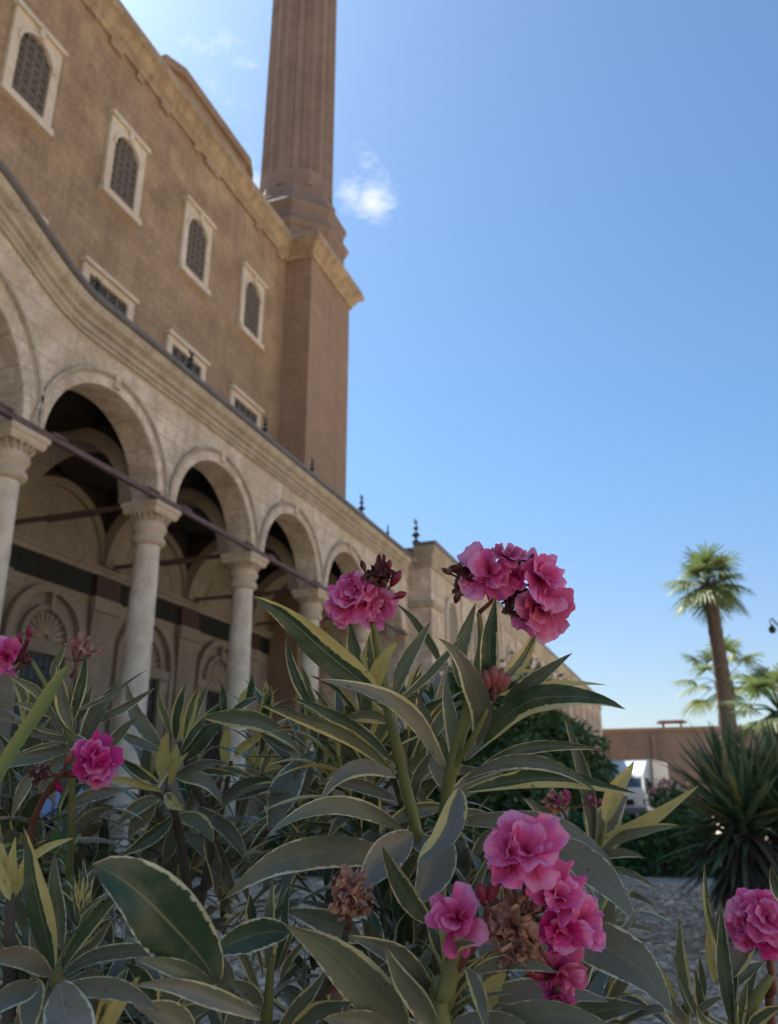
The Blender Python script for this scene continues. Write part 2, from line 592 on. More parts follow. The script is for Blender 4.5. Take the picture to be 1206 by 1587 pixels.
# ------------------------------------------------------------------ minaret on its square tower
minaret = thing('minaret', 'slender fluted brown minaret rising from a square corner tower', 'minaret', (-13.35, 25.25, 0))
m = MB()
m.box(-15.3, -11.65, 23.45, 27.05, 0, 20.4)
m.box(-15.25, -11.7, 23.5, 27.0, 20.4, 20.97)
m.build('tower', M['tower'], minaret)
mc = (-13.35, 25.25, 0)
m = MB()
OCT = PI / 8
m.lathe(mc, [(2.02, 20.9), (2.02, 21.7), (2.12, 21.78), (2.2, 21.95), (2.2, 22.05), (2.04, 22.2), (1.98, 22.3), (1.98, 22.7), (2.08, 22.8), (2.10, 23.0), (1.86, 23.25),
             (1.80, 23.5), (1.72, 23.62), (1.72, 23.7), (1.62, 23.8), (1.62, 24.1)], n=8, smooth=False, ang0=OCT)
m.build('minaret_base', M['minaret'], minaret)
m = MB()
N = 96


def flute(k_, z):
    ph = k_ % 12
    a = 2 * PI * k_ / N
    octf = math.cos(PI / 8) / math.cos((a + PI / 8) % (PI / 4) - PI / 8)
    if z < 24.9:
        return octf
    return octf * (1.0 if (ph % 3 == 0 or ph in (11, 1)) else .945)


m.lathe(mc, [(1.60, 24.1), (1.60, 24.88), (1.585, 24.95), (1.52, 38), (1.50, 46.0), (1.7, 46.3), (2.1, 47.2), (2.1, 48.2)], n=N, smooth=False, rfun=flute, ang0=OCT)
m.build('shaft', M['minaret'], minaret)
m = MB()
m.lathe(mc, [(1.2, 48.2), (1.2, 56), (1.5, 56.2), (.05, 63)], n=16, smooth=False)
m.build('spire', M['lead'], minaret)

# ------------------------------------------------------------------ arcade
arcade = thing('arcade', 'pale alabaster arcade of round arches on slim columns under a grey gutter', 'arcade', (-9, 12, 0))
ZS = 5.95
cols = [.83, 4.26, 8.5, 11.93, 15.36, 18.79, 22.22]
BIG = (6.38, 1.97)
arches = [(2.545, 1.42), BIG, (10.215, 1.43), (13.645, 1.43), (17.075, 1.43), (20.505, 1.43), (23.80, 1.30)]


def swoop(y):
    t = 1 - abs(y - 6.38) / 3.05
    if t <= 0:
        return 0.0
    return .88 * (3 * t * t - 2 * t ** 3)


us, lo = [-8.0], [0.0]
us.append(.83 - .35)
lo.append(0.0)
us.append(us[-1] + .002)
lo.append(ZS)
for yc, r in arches:
    for i in range(25):
        a = PI * i / 24
        us.append(yc - r * math.cos(a))
        lo.append(ZS + r * math.sin(a) * 1.0)
us += [25.4]
lo += [ZS]
mu, ml = [], []
for i in range(len(us) - 1):                # subdivide the long plain pieces
    nseg = max(1, int((us[i + 1] - us[i]) / .3))
    for j in range(nseg):
        mu.append(us[i] + (us[i + 1] - us[i]) * j / nseg)
        ml.append(lo[i] + (lo[i + 1] - lo[i]) * j / nseg)
mu.append(us[-1])
ml.append(lo[-1])
m = MB()
m.strip(mu, ml, [8.03 + swoop(u) for u in mu], (XF, XB))
m.build('arcade_wall', M['alab'], arcade)
ysw = [-8 + .2 * i for i in range(168)]
ysw = [y for y in ysw if y < 25.2] + [25.32]
hsw = [swoop(y) for y in ysw]
m = MB()
x = XF
m.sweep_y(ysw, hsw, [(x - .5, 8.000), (x + .05, 8.000), (x + .05, 8.056), (x + .09, 8.084), (x + .09, 8.140), (x + .05, 8.168), (x + .05, 8.203), (x + .12, 8.231), (x + .12, 8.273), (x + .08, 8.294),
                     (x + .10, 8.329), (x + .20, 8.385), (x + .24, 8.469), (x + .24, 8.525), (x - .5, 8.539)])
m.build('cornice', M['cornice'], arcade)
m = MB()
m.sweep_y(ysw, hsw, [(x - .3, 8.548), (x + .27, 8.528), (x + .31, 8.555), (x + .31, 8.625), (x + .25, 8.655), (x - .3, 8.685)])
m.build('gutter', M['lead'], arcade)
m = MB()
m.strip(ysw, [8.3 for _ in ysw], [8.60 + h for h in hsw], (-9.03, XW + .003))
m.build('roof', M['roofing'], arcade)
# archivolts
for (yc, r), wd in zip(arches[:6], (.27, .36, .27, .27, .27, .27)):
    m = MB()
    m.arc_ring((yc, ZS), r + .004, r + wd - .05, XF + .03, XF - .02)
    m.box(XF + .002, XF + .09, yc - .07, yc + .07, ZS + r + .05, ZS + r + wd + .03)
    av = m.build('archivolt', M['alab'], arcade)
    m = MB()
    m.arc_ring((yc, ZS), r + wd - .05, r + wd + .004, XF + .075, XF - .02)
    m.arc_ring((yc, ZS), r + wd - .09, r + wd - .052, XF + .045, XF + .02)
    q = m.build('arch_moulding', M['cornice'], arcade)
    q.parent = av
# columns: one built, the rest copied
m = MB()
yc0 = cols[2]
m.lathe((-9, yc0, 0), [(.28, .62), (.245, .72), (.245, .8), (.25, 1.8), (.245, 3.0), (.23, 4.2), (.215, 5.12), (.215, 5.2)], n=28)
shaft0 = m.build('column', M['column'], arcade)
m = MB()
m.lathe((-9, yc0, 0), [(.235, 5.16), (.29, 5.2), (.305, 5.25), (.29, 5.3), (.25, 5.33), (.255, 5.38), (.30, 5.44), (.31, 5.5), (.27, 5.6), (.29, 5.7)], n=28)
for i in range(20):                         # carved leaf fringe below the abacus
    a = 2 * PI * i / 20
    m.tube([(-9 + .27 * math.cos(a), yc0 + .27 * math.sin(a), 5.56), (-9 + .335 * math.cos(a), yc0 + .335 * math.sin(a), 5.66), (-9 + .35 * math.cos(a), yc0 + .35 * math.sin(a), 5.74)], [.012, .018, .015], 5)
m.lathe((-9, yc0, 0), [(.46, 5.70), (.50, 5.76), (.50, 5.80), (.545, 5.83), (.545, 5.90), (.50, 5.925)], n=4, smooth=False, ang0=PI / 4)
cap0 = m.build('capital', M['capital'], arcade)
cap0.parent = shaft0
m = MB()
m.box(-9.36, -8.64, yc0 - .36, yc0 + .36, .32, .48)
m.lathe((-9, yc0, 0), [(.34, .48), (.36, .52), (.34, .57), (.31, .6), (.31, .63)], n=24)
b0 = m.build('column_base', M['capital'], arcade)
b0.parent = shaft0
for i, y in enumerate(cols):
    if y == yc0:
        continue
    c_ = copy_tree(shaft0, arcade)
    c_.location = (0, y - yc0, 0)
# tie rods along the front and across
allc = cols + [25.3]
for a, b in zip(allc[:-1], allc[1:]):
    m = MB()
    m.box(-8.715, -8.63, a + .001, b - .001, 5.928, 6.015)
    for q in (.12, .82):
        yy = a + (b - a) * q
        m.box(-8.71, -8.61, yy, yy + (b - a) * .09, 6.017, 6.055)
    m.build('tie_rod', M['rod'], arcade)
for y in cols:
    m = MB()
    m.box(-12.6, -9.29, y - .045, y + .045, 5.955, 6.03)
    m.box(-11.4, -10.2, y - .075, y + .075, 5.925, 5.953)
    m.build('tie_rod', M['rod'], arcade)
# transverse arches
for y in cols[1:]:
    m = MB()
    xc, r = -10.99, 1.5
    ux, ul = [XW + .003], [ZS]
    for i in range(25):
        a = PI * i / 24
        ux.append(xc - r * math.cos(a))
        ul.append(ZS + r * math.sin(a))
    ux.append(XB - .003)
    ul.append(ZS)
    m.strip(ux, ul, [8.3] * len(ux), (y - .27, y + .27), axis='x')
    m.build('transverse_arch', M['ceiling'], arcade)
    m = MB()
    m.arc_ring((xc, ZS), r - .03, r + .26, y - .30, y + .30, axis='x')
    m.build('arch_ring', M['inner'], arcade)
m = MB()
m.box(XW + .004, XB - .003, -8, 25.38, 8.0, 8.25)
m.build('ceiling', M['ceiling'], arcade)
# shallow domes under the ceiling: pendentive rings
for (yc, r) in arches[2:6]:
    m = MB()
    m.lathe((-10.99, yc, 0), [(1.44, 7.62), (1.52, 7.62), (1.56, 7.99), (1.50, 7.99)], n=36)
    m.build('dome_ring', M['ceiling'], arcade)
# back wall dressing per bay
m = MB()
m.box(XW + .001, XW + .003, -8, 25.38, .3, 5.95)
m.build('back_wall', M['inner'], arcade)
m = MB()
m.box(XW + .004, XW + .05, -8, 25.38, 5.25, 5.74)
m.build('frieze', M['frieze'], arcade)
m = MB()
m.sweep([(XW + .004, -8), (XW + .004, 25.38)], [(0, 5.75), (.08, 5.75), (.10, 5.80), (.10, 5.84), (.16, 5.89), (.16, 5.94), (0, 5.95)])
m.build('string_course', M['inner'], arcade)
for y in cols[1:]:
    m = MB()
    m.box(XW + .05, XW + .14, y - .42, y + .42, 0.3, 4.9)
    m.box(XW + .05, XW + .2, y - .46, y + .46, 4.9, 5.22)
    m.build('pilaster', M['inner'], arcade)
    m = MB()
    m.box(XW + .052, XW + .15, y - .42, y + .42, 5.23, 5.735)
    m.build('frieze_block', M['redstone'], arcade)
for (yc, r) in arches[1:6]:
    m = MB()
    m.arc_ring((yc, ZS), 1.42, 1.62 if r < 1.9 else 1.42 + .4, XW + .12, XW + .004)
    m.arc_ring((yc, ZS), .88, .96, XW + .05, XW + .004)
    us_ = [yc - 1.418 * math.cos(PI * q / 20) for q in range(21)]
    m.strip(us_, [ZS + .004] * 21, [ZS + .01 + 1.418 * math.sin(PI * q / 20) for q in range(21)], (XW + .03, XW + .004))
    m.build('lunette', M['inner'], arcade)
    m = MB()
    us_ = [yc - (r + .28)] + [yc - 1.64 * math.cos(PI * q / 20) for q in range(21)] + [yc + (r + .28)]
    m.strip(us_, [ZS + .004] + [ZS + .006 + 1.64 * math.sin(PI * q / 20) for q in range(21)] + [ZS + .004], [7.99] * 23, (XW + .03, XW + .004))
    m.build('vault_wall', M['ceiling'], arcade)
    m = MB()
    z3 = 4.02
    m.arc_ring((yc, z3), .98, 1.16, XW + .16, XW + .004)
    m.arc_ring((yc, z3), .60, .72, XW + .12, XW + .004)
    m.box(XW + .004, XW + .16, yc - 1.16, yc - .98, .3, z3 - .003)
    m.box(XW + .004, XW + .16, yc + .98, yc + 1.16, .3, z3 - .003)
    m.box(XW + .004, XW + .14, yc - .97, yc + .97, 3.72, 3.94)
    m.box(XW + .004, XW + .12, yc - .95, yc - .62, .3, 3.7)
    m.box(XW + .004, XW + .12, yc + .62, yc + .95, .3, 3.7)
    m.box(XW + .004, XW + .18, yc - .05, yc + .05, z3 + .6, z3 + 1.0)
    wf = m.build('window_surround', M['inner'], arcade)
    m = MB()
    for i in range(11):
        a = PI * (i + .5) / 11
        m.tube([(XW + .05, yc + .12 * math.cos(a), z3 + .12 * math.sin(a)), (XW + .05, yc + .59 * math.cos(a), z3 + .59 * math.sin(a))], .02, 5)
    q = m.build('fanlight', M['capital'], arcade)
    q.parent = wf
    m = MB()
    m.box(XW + .004, XW + .02, yc - .61, yc + .61, .6, 3.7)
    q = m.build('pane', M['pane'], arcade)
    q.parent = wf
    m = MB()
    for i in range(6):
        y = yc - .5 + .2 * i
        m.tube([(XW + .06, y, .6), (XW + .06, y, 3.7)], .013, 6)
    for i in range(9):
        m.box(XW + .05, XW + .07, yc - .6, yc + .6, .9 + i * .32, .92 + i * .32)
    q = m.build('window_bars', M['iron'], arcade)
    q.parent = wf
m = MB()
m.box(-9.6, -8.2, -8, 25.5, 0, .18)
m.box(-12.69, -8.5, -8, 25.45, .18, .32)
m.build('plinth', M['alab'], arcade)


def finial(mb, x, y, z, h):
    mb.lathe((x, y, z), [(.05 * h, 0), (.16 * h, .06 * h), (.05 * h, .14 * h), (.045 * h, .22 * h), (.16 * h, .32 * h), (.05 * h, .43 * h), (.035 * h, .5 * h),
                         (.10 * h, .58 * h), (.04 * h, .66 * h), (.03 * h, .76 * h)], n=10)
    pts = [(x, y + .12 * h * math.sin(a), z + .87 * h - .12 * h * math.cos(a)) for a in [(-2.2 + .4 * i) for i in range(12)]]
    mb.tube(pts, [.012 * h + .03 * h * math.sin(PI * i / 11) for i in range(12)], 6)


for y, h in ((9.3, .42), (12.05, .58), (15.1, .52), (17.6, .50), (20.95, .70), (23.15, .45)):
    m = MB()
    finial(m, XF + .2, y, 8.62 + swoop(y), h)
    m.build('finial', M['iron'], arcade)

# ------------------------------------------------------------------ courtyard wing beyond the arcade
wing = thing('courtyard_wing', 'long low pale wing of the mosque receding beyond the arcade', 'building', (-8, 40, 0))
XC = -7.95
m = MB()
m.box(-22, XC, 25.8, 74.5, 0, 8.75)
m.box(-22, -8.75, 25.41, 25.8, 0, 8.7)
m.build('wall', M['alab'], wing)
WC = [(0, 8.3), (.05, 8.3), (.05, 8.4), (.1, 8.46), (.1, 8.56), (.05, 8.6), (.05, 8.7), (.12, 8.78), (.2, 8.9), (.2, 9.04), (0, 9.06)]
m = MB()
m.sweep([(-8.5, 25.797), (XC + .003, 25.797), (XC + .003, 74.5), (-20, 74.5)], WC)
m.build('cornice', M['cornice'], wing)
m = MB()
m.sweep([(-8.5, 25.797), (XC + .003, 25.797), (XC + .003, 74.5), (-20, 74.5)], [(-.3, 9.064), (.22, 9.05), (.26, 9.09), (.26, 9.15), (-.3, 9.18)])
m.build('gutter', M['lead'], wing)
m = MB()
m.box(-21.9, XC - .3, 26.1, 74.2, 8.76, 9.16)
m.build('roof', M['roofing'], wing)
m = MB()
m.sweep([(-8.7, 25.797), (XC + .003, 25.797), (XC + .003, 26.9)], [(0, 6.95), (.07, 6.95), (.12, 7.03), (.12, 7.13), (0, 7.17)])
m.build('string_course', M['cornice'], wing)
y = 28.1
i = 0
while y < 73:
    m = MB()
    m.arc_ring((y, 6.95), .62, .80, XC + .10, XC + .003, n=20)
    m.box(XC + .003, XC + .10, y - .80, y - .62, 3.6, 6.948)
    m.box(XC + .003, XC + .10, y + .62, y + .80, 3.6, 6.948)
    m.box(XC + .003, XC + .15, y - .9, y + .9, 3.42, 3.6)
    wf = m.build('window', M['trim'], wing)
    m = MB()
    us_ = [y - .62 * math.cos(PI * q / 12) for q in range(13)]
    m.strip(us_, [3.61] * 13, [6.95 + .62 * math.sin(PI * q / 12) for q in range(13)], (XC + .02, XC + .004))
    q = m.build('pane', M['inner'], wing)
    q.parent = wf
    m = MB()
    m.box(XC + .003, XC + .07, y + 1.35, y + 1.85, 0, 8.28)
    m.build('pilaster', M['alab'], wing)
    y += 3.3
for px_, hh in (((-8.0 + .02, 25.95), .95),):
    m = MB()
    finial(m, XC + .05 - .55, 25.75, 9.17, .95)
    m.build('finial', M['iron'], wing)

# ------------------------------------------------------------------ gravel stones (stuff)
def mesh_obj(name, V, Fc, mat, parent=None, smooth=False, uv=None, attr=None):
    """V (n,3), Fc (m,k) numpy; uv per vertex (n,2); attr per vertex (n,4)"""
    V = np.asarray(V, np.float32)
    Fc = np.asarray(Fc, np.int32)
    if parent is not None:
        V = V - np.array(world_loc(parent), np.float32)
    me = bpy.data.meshes.new(name)
    nf, kk = Fc.shape
    me.vertices.add(len(V))
    me.vertices.foreach_set('co', V.ravel())
    me.loops.add(nf * kk)
    me.loops.foreach_set('vertex_index', Fc.ravel())
    me.polygons.add(nf)
    me.polygons.foreach_set('loop_start', np.arange(0, nf * kk, kk, dtype=np.int32))
    me.polygons.foreach_set('loop_total', np.full(nf, kk, np.int32))
    me.polygons.foreach_set('use_smooth', np.full(nf, smooth))
    if uv is not None:
        l = me.uv_layers.new(name='UVMap')
        l.data.foreach_set('uv', np.asarray(uv, np.float32)[Fc.ravel()].ravel())
    if attr is not None:
        a = me.color_attributes.new('leafdata', 'FLOAT_COLOR', 'POINT')
        a.data.foreach_set('color', np.asarray(attr, np.float32).ravel())
    me.update()
    me.validate()
    me.materials.append(mat)
    o = bpy.data.objects.new(name, me)
    COL.objects.link(o)
    if parent is not None:
        o.parent = parent
    return o


NR = np.random.default_rng(11)
t_ = (1 + 5 ** .5) / 2
ico = np.array([(-1, t_, 0), (1, t_, 0), (-1, -t_, 0), (1, -t_, 0), (0, -1, t_), (0, 1, t_), (0, -1, -t_), (0, 1, -t_), (t_, 0, -1), (t_, 0, 1), (-t_, 0, -1), (-t_, 0, 1)]) / 1.902
icf = np.array([(0, 11, 5), (0, 5, 1), (0, 1, 7), (0, 7, 10), (0, 10, 11), (1, 5, 9), (5, 11, 4), (11, 10, 2), (10, 7, 6), (7, 1, 8), (3, 9, 4), (3, 4, 2), (3, 2, 6), (3, 6, 8), (3, 8, 9), (4, 9, 5), (2, 4, 11), (6, 2, 10), (8, 6, 7), (9, 8, 1)])
NS = 26000
rr = np.sqrt(NR.uniform(1.6 ** 2, 9.7 ** 2, NS * 2))
aa = NR.uniform(RAD(-46), RAD(16), NS * 2)
sx, sy = rr * np.sin(aa), rr * np.cos(aa)
ok = (sy < 9.7) & (rr < 9.7) & (sx > -5.0)
sx, sy, rr = sx[ok][:NS], sy[ok][:NS], rr[ok][:NS]
NS = len(sx)
sz = NR.uniform(.006, .017, NS) * (1 + (NR.random(NS) < .06) * 1.2) * (.8 + rr * .05)
vv = ico[None] * (1 + NR.uniform(-.22, .22, (NS, 12, 1)))
vv = vv * np.stack([sz * NR.uniform(.8, 1.3, NS), sz * NR.uniform(.8, 1.3, NS), sz * NR.uniform(.5, .8, NS)], 1)[:, None, :]
an = NR.uniform(0, 6.28, NS)
cs, sn = np.cos(an)[:, None], np.sin(an)[:, None]
vx = vv[..., 0] * cs - vv[..., 1] * sn + sx[:, None]
vy = vv[..., 0] * sn + vv[..., 1] * cs + sy[:, None]
vz = vv[..., 2] + (sz * .35)[:, None]
V = np.stack([vx, vy, vz], -1).reshape(-1, 3)
Fc = (icf[None] + (np.arange(NS) * 12)[:, None, None]).reshape(-1, 3)
rc = np.repeat(NR.random((NS, 4)), 12, 0)
k = NT('gravel stones', .9, .25)
at = k.n('Attribute', attribute_name='leafdata')
se = k.n('SeparateColor')
k.t.links.new(at.outputs['Color'], se.inputs[0])
c = k.mix(se.outputs[0], (.32, .235, .16), (.74, .57, .41))
c = k.mix(k.ramp(se.outputs[1], [(.8, 0.0), (.95, .8)]), c, (.36, .24, .16))
k.col(c)
M['stones'] = k.m
tag(mesh_obj('gravel', V, Fc, M['stones'], attr=rc), 'loose pale grey gravel covering the planting bed', 'gravel', kind='stuff')

# ------------------------------------------------------------------ foliage helpers
def foliage_mat(name, dark, light, tip=None, rough=.5, trans=.25, yellow=None):
    k = NT(name, rough, .35)
    at = k.n('Attribute', attribute_name='leafdata')
    se = k.n('SeparateColor')
    k.t.links.new(at.outputs['Color'], se.inputs[0])
    c = k.mix(se.outputs[0], dark, light)
    if yellow:
        c = k.mix(k.ramp(se.outputs[1], [(.82, 0.0), (.95, 1.0)]), c, yellow)
    k.col(c)
    tr = k.n('BsdfTranslucent')
    k.set(tr.inputs['Color'], k.mix(.35, c, (.30, .42, .08)))
    ms = k.n('MixShader', Fac=trans)
    k.t.links.new(k.b.outputs[0], ms.inputs[1])
    k.t.links.new(tr.outputs[0], ms.inputs[2])
    k.t.links.new(ms.outputs[0], k.out.inputs[0])
    return k.m


M['shrub'] = foliage_mat('dark shrub leaves', (.028, .058, .018), (.10, .165, .05))
M['hedge'] = foliage_mat('hedge leaves', (.03, .075, .028), (.085, .19, .06))
M['yucca'] = foliage_mat('yucca leaves', (.055, .092, .05), (.14, .195, .105), yellow=(.34, .30, .15))
M['deadleaf'] = foliage_mat('dry hanging leaves', (.045, .042, .034), (.15, .13, .095), trans=.1)
M['palmleaf'] = foliage_mat('palm fans', (.055, .09, .036), (.16, .205, .09), yellow=(.26, .26, .12))
M['strap'] = foliage_mat('plain green strap leaves', (.03, .085, .022), (.07, .15, .04))
M['bark'] = plain('palm trunk bark', (.115, .095, .082), .9, .2, var=.55, scale=9, bump=.6)
M['twig'] = plain('brown twigs', (.09, .065, .045), .85, .2, var=.4, scale=20)


def cards(c, n, rad, size, seed, flat=1.0, up=.25, shell=.45, aspect=.5):
    """n leaf shaped quads spread through an ellipsoid; returns V, F, attr"""
    r = np.random.default_rng(seed)
    d = r.normal(size=(n, 3))
    d /= np.linalg.norm(d, axis=1)[:, None]
    q = (shell + (1 - shell) * r.random(n) ** .6)[:, None]
    lump = 1 + .16 * np.sin(d[:, :1] * 5 + seed) * np.cos(d[:, 1:2] * 6 + seed * 2) + .12 * np.sin(d[:, 2:3] * 9 + d[:, :1] * 4)
    p = np.array(c) + d * q * lump * np.array(rad)
    nrm = d + r.normal(size=(n, 3)) * .8 + np.array([0, 0, up])
    nrm /= np.linalg.norm(nrm, axis=1)[:, None]
    a = np.cross(nrm, r.normal(size=(n, 3)))
    a /= np.linalg.norm(a, axis=1)[:, None]
    b = np.cross(nrm, a)
    s = size * r.uniform(.6, 1.35, n)[:, None]
    V = np.stack([p - a * s, p + b * s * aspect - a * s * .1, p + a * s, p - b * s * aspect - a * s * .1], 1).reshape(-1, 3)
    Fq = np.arange(n * 4).reshape(-1, 4)
    at = np.repeat(np.stack([r.random(n), r.random(n), q[:, 0], np.ones(n)], 1), 4, 0)
    return V, Fq, at


def join(parts):
    Vs, Fs, As, o = [], [], [], 0
    for V, Fq, A in parts:
        Vs.append(V)
        Fs.append(Fq + o)
        As.append(A)
        o += len(V)
    return np.concatenate(Vs), np.concatenate(Fs), np.concatenate(As)


def shrub(label, base, blobs, seed, size=.055, mat='shrub', cat='shrub', dens=1.0, group=None, name='shrub'):
    o = thing(name, label, cat, tuple(base), group)
    parts = []
    m = MB()
    b = np.array(base, float)
    for i, (c, rad) in enumerate(blobs):
        n = int(dens * 5200 * (rad[0] * rad[1] * rad[2]) ** (2 / 3) / (size / .055) ** 2)
        parts.append(cards(c, n, rad, size, seed + i * 7))
        for j in range(5):
            rg = np.random.default_rng(seed + 50 + i * 5 + j)
            e = np.array(c) + (rg.random(3) - .5) * np.array(rad) * 1.2
            md = (b + e) / 2 + rg.normal(size=3) * .06
            m.tube([b + rg.normal(size=3) * np.array([.05, .05, 0]), md, e], [.03, .02, .006], 6)
    m.build('stem', M['twig'], o)
    V, Fq, A = join(parts)
    mesh_obj('foliage', V, Fq, M[mat], o, attr=A)
    return o


def G(px, d, z=0.0):
    """ground point under photo column px at distance d"""
    p = P(px, 1245, d)
    return np.array([p[0], p[1], z])


# big rounded shrubs and the low clipped hedge at the edge of the bed
def blob(px, py, d, rx, rz, ry=None):
    p = P(px, py, d)
    return (p, (rx, ry or rx, rz))


shrub('tall dark green rounded shrub behind the central flowers', G(770, 11.5), [blob(735, 1120, 11.5, .70, .78), blob(815, 1115, 11.7, .62, .82), blob(690, 1135, 11.3, .5, .85), blob(770, 1215, 11.2, 1.05, .75), blob(700, 1230, 11.2, .5, .6), blob(845, 1180, 11.4, .6, .6)], 3)
shrub('smaller dark green shrub to the right of the tall rounded one', G(920, 11.8), [blob(895, 1190, 11.8, .50, .60), blob(925, 1215, 12.0, .36, .40), blob(872, 1160, 12.2, .4, .55)], 31)


def hedge(label, a, b, h, wd, seed, n):
    a, b = np.array(a), np.array(b)
    o = thing('hedge', label, 'hedge', tuple((a + b) / 2))
    r = np.random.default_rng(seed)
    t = r.random(n)[:, None]
    dr = (b - a) / np.linalg.norm(b - a)
    pr = np.array([-dr[1], dr[0], 0])
    face = r.integers(0, 3, n)
    off = np.where(face == 0, r.uniform(-wd, wd, n), np.where(face == 1, -wd, wd)) + r.normal(size=n) * .04
    z = np.where(face == 0, h, r.uniform(0.02, h, n)) + r.normal(size=n) * .035 + .05 * np.sin(t[:, 0] * 23) + .04 * np.sin(t[:, 0] * 51)
    p = a + (b - a) * t + pr * off[:, None]
    p[:, 2] = np.maximum(z, .02)
    nrm = r.normal(size=(n, 3))
    nrm /= np.linalg.norm(nrm, axis=1)[:, None]
    A_ = np.cross(nrm, r.normal(size=(n, 3)))
    A_ /= np.linalg.norm(A_, axis=1)[:, None]
    B_ = np.cross(nrm, A_)
    s = r.uniform(.02, .05, n)[:, None]
    V = np.stack([p - A_ * s, p + B_ * s * .5, p + A_ * s, p - B_ * s * .5], 1).reshape(-1, 3)
    mesh_obj('foliage', V, np.arange(n * 4).reshape(-1, 4), M['hedge'], o, attr=np.repeat(r.random((n, 4)), 4, 0))
    m = MB()
    q = [a + pr * wd * .8, b + pr * wd * .8, b - pr * wd * .8, a - pr * wd * .8]
    m.add([tuple(v) for v in q] + [(v[0], v[1], h * .85) for v in q], [(4, 5, 6, 7), (0, 1, 5, 4), (1, 2, 6, 5), (2, 3, 7, 6), (3, 0, 4, 7)])
    m.build('inner_twigs', M['twig'], o)


hedge('long low clipped green hedge edging the gravel below the columns', G(215, 10.0), G(880, 10.3), .55, .3, 5, 12000)
hedge('low clipped green hedge between the shrubs and the yucca', G(880, 10.4), G(1100, 10.0), .60, .35, 6, 6500)

# ------------------------------------------------------------------ yucca
def blades(b, n, L, W, th0, th1, seed, droop=0.0, seg=6, az=(0, 2 * PI)):
    """n sword leaves from point b; th measured from straight up"""
    r = np.random.default_rng(seed)
    Vs, Fs, As = [], [], []
    o = 0
    for i in range(n):
        a = r.uniform(*az)
        th = th0 + (th1 - th0) * r.random()
        l = L * r.uniform(.75, 1.15)
        w_ = W * r.uniform(.8, 1.2)
        d = np.array([math.cos(a), math.sin(a), 0])
        s = np.array([-math.sin(a), math.cos(a), 0])
        p = np.array(b, float) + r.normal(size=3) * np.array([.02, .02, .05])
        dr = droop * r.uniform(.5, 1.4)
        A = [r.random(), r.random(), 0, 1]
        for j in range(seg + 1):
            t = j / seg
            ww = w_ * (1 - t ** 2.2) * min(1, .55 + t * 2)
            tt = th + dr * t ** 1.5
            dirv = d * math.sin(tt) + np.array([0, 0, math.cos(tt)])
            nr = d * math.cos(tt) - np.array([0, 0, math.sin(tt)])
            Vs += [p - s * ww + nr * ww * -.35, p, p + s * ww + nr * ww * -.35]
            As += [A] * 3
            if j < seg:
                k0 = o + j * 3
                Fs += [(k0, k0 + 1, k0 + 4, k0 + 3), (k0 + 1, k0 + 2, k0 + 5, k0 + 4)]
            p = p + dirv * l / seg
        o += (seg + 1) * 3
    return np.array(Vs), np.array(Fs), np.array(As)


yb = G(1150, 5.1)
yc_ = P(1150, 1275, 5.1)
yu = thing('yucca', 'big spiky dark green yucca with drooping dry leaves on the gravel', 'yucca', tuple(yb))
m = MB()
m.tube([yb, yb * .4 + yc_ * .6, yc_], [.12, .10, .07], 10)
m.build('trunk', M['bark'], yu)
V, Fq, A = join([blades(yc_, 130, .58, .030, .05, 1.15, 1), blades(yc_ - np.array([0, 0, .05]), 110, .58, .028, .9, 1.8, 2, .4), blades(yc_ + np.array([.22, .1, .0]), 110, .56, .030, .05, 1.2, 4), blades(yc_ + np.array([.30, .1, 0]), 70, .58, .028, .9, 1.8, 5, .4)])
mesh_obj('leaf_rosette', V, Fq, M['yucca'], yu, attr=A)
V, Fq, A = join([blades(yc_ - np.array([0, 0, .10]), 120, .60, .024, 1.9, 2.95, 8, .25), blades(yc_ - np.array([0, 0, .02]), 50, .5, .022, 1.6, 2.3, 9, .6), blades(yc_ + np.array([.26, .1, -.04]), 90, .62, .024, 1.9, 2.95, 10, .25)])
mesh_obj('dead_leaves', V, Fq, M['deadleaf'], yu, attr=A)


# ------------------------------------------------------------------ fan palms
def fan(c, d, size, seed, seg=26):
    """one fan leaf: folded fingers radiating in the leaf's plane, tips drooping; d = axis"""
    r = np.random.default_rng(seed)
    d = np.array(d, float)
    d /= np.linalg.norm(d)
    s = np.cross(d, [0, 0, 1.0])
    s /= np.linalg.norm(s) + 1e-9
    nrm = np.cross(s, d)
    Vs, Fs, As, o = [], [], [], 0
    yv = r.random()
    for i in range(seg):
        a = -1.9 + 3.8 * i / (seg - 1)
        f = d * math.cos(a) + s * math.sin(a)
        l = size * (.72 + .28 * math.cos(a)) * r.uniform(.85, 1.1)
        wv = np.cross(nrm, f)
        w_ = size * .042
        A = [r.random() * .7 + .3 * (math.cos(a) * .5 + .5), yv * .8 + .2 * r.random(), 0, 1]
        for j in range(5):
            t = j / 4
            p = np.array(c) + f * l * t - nrm * 0 + np.array([0, 0, -1.0]) * size * .30 * t ** 2.6 * r.uniform(.7, 1.3)
            ww = w_ * (.35 + 1.5 * t) * (1 - t) ** .55 if t < 1 else 0.0
            Vs += [p - wv * ww, p + nrm * ww * .5, p + wv * ww]
            As += [A] * 3
            if j < 4:
                k0 = o + j * 3
                Fs += [(k0, k0 + 1, k0 + 4, k0 + 3), (k0 + 1, k0 + 2, k0 + 5, k0 + 4)]
        o += 15
    return np.array(Vs), np.array(Fs), np.array(As)


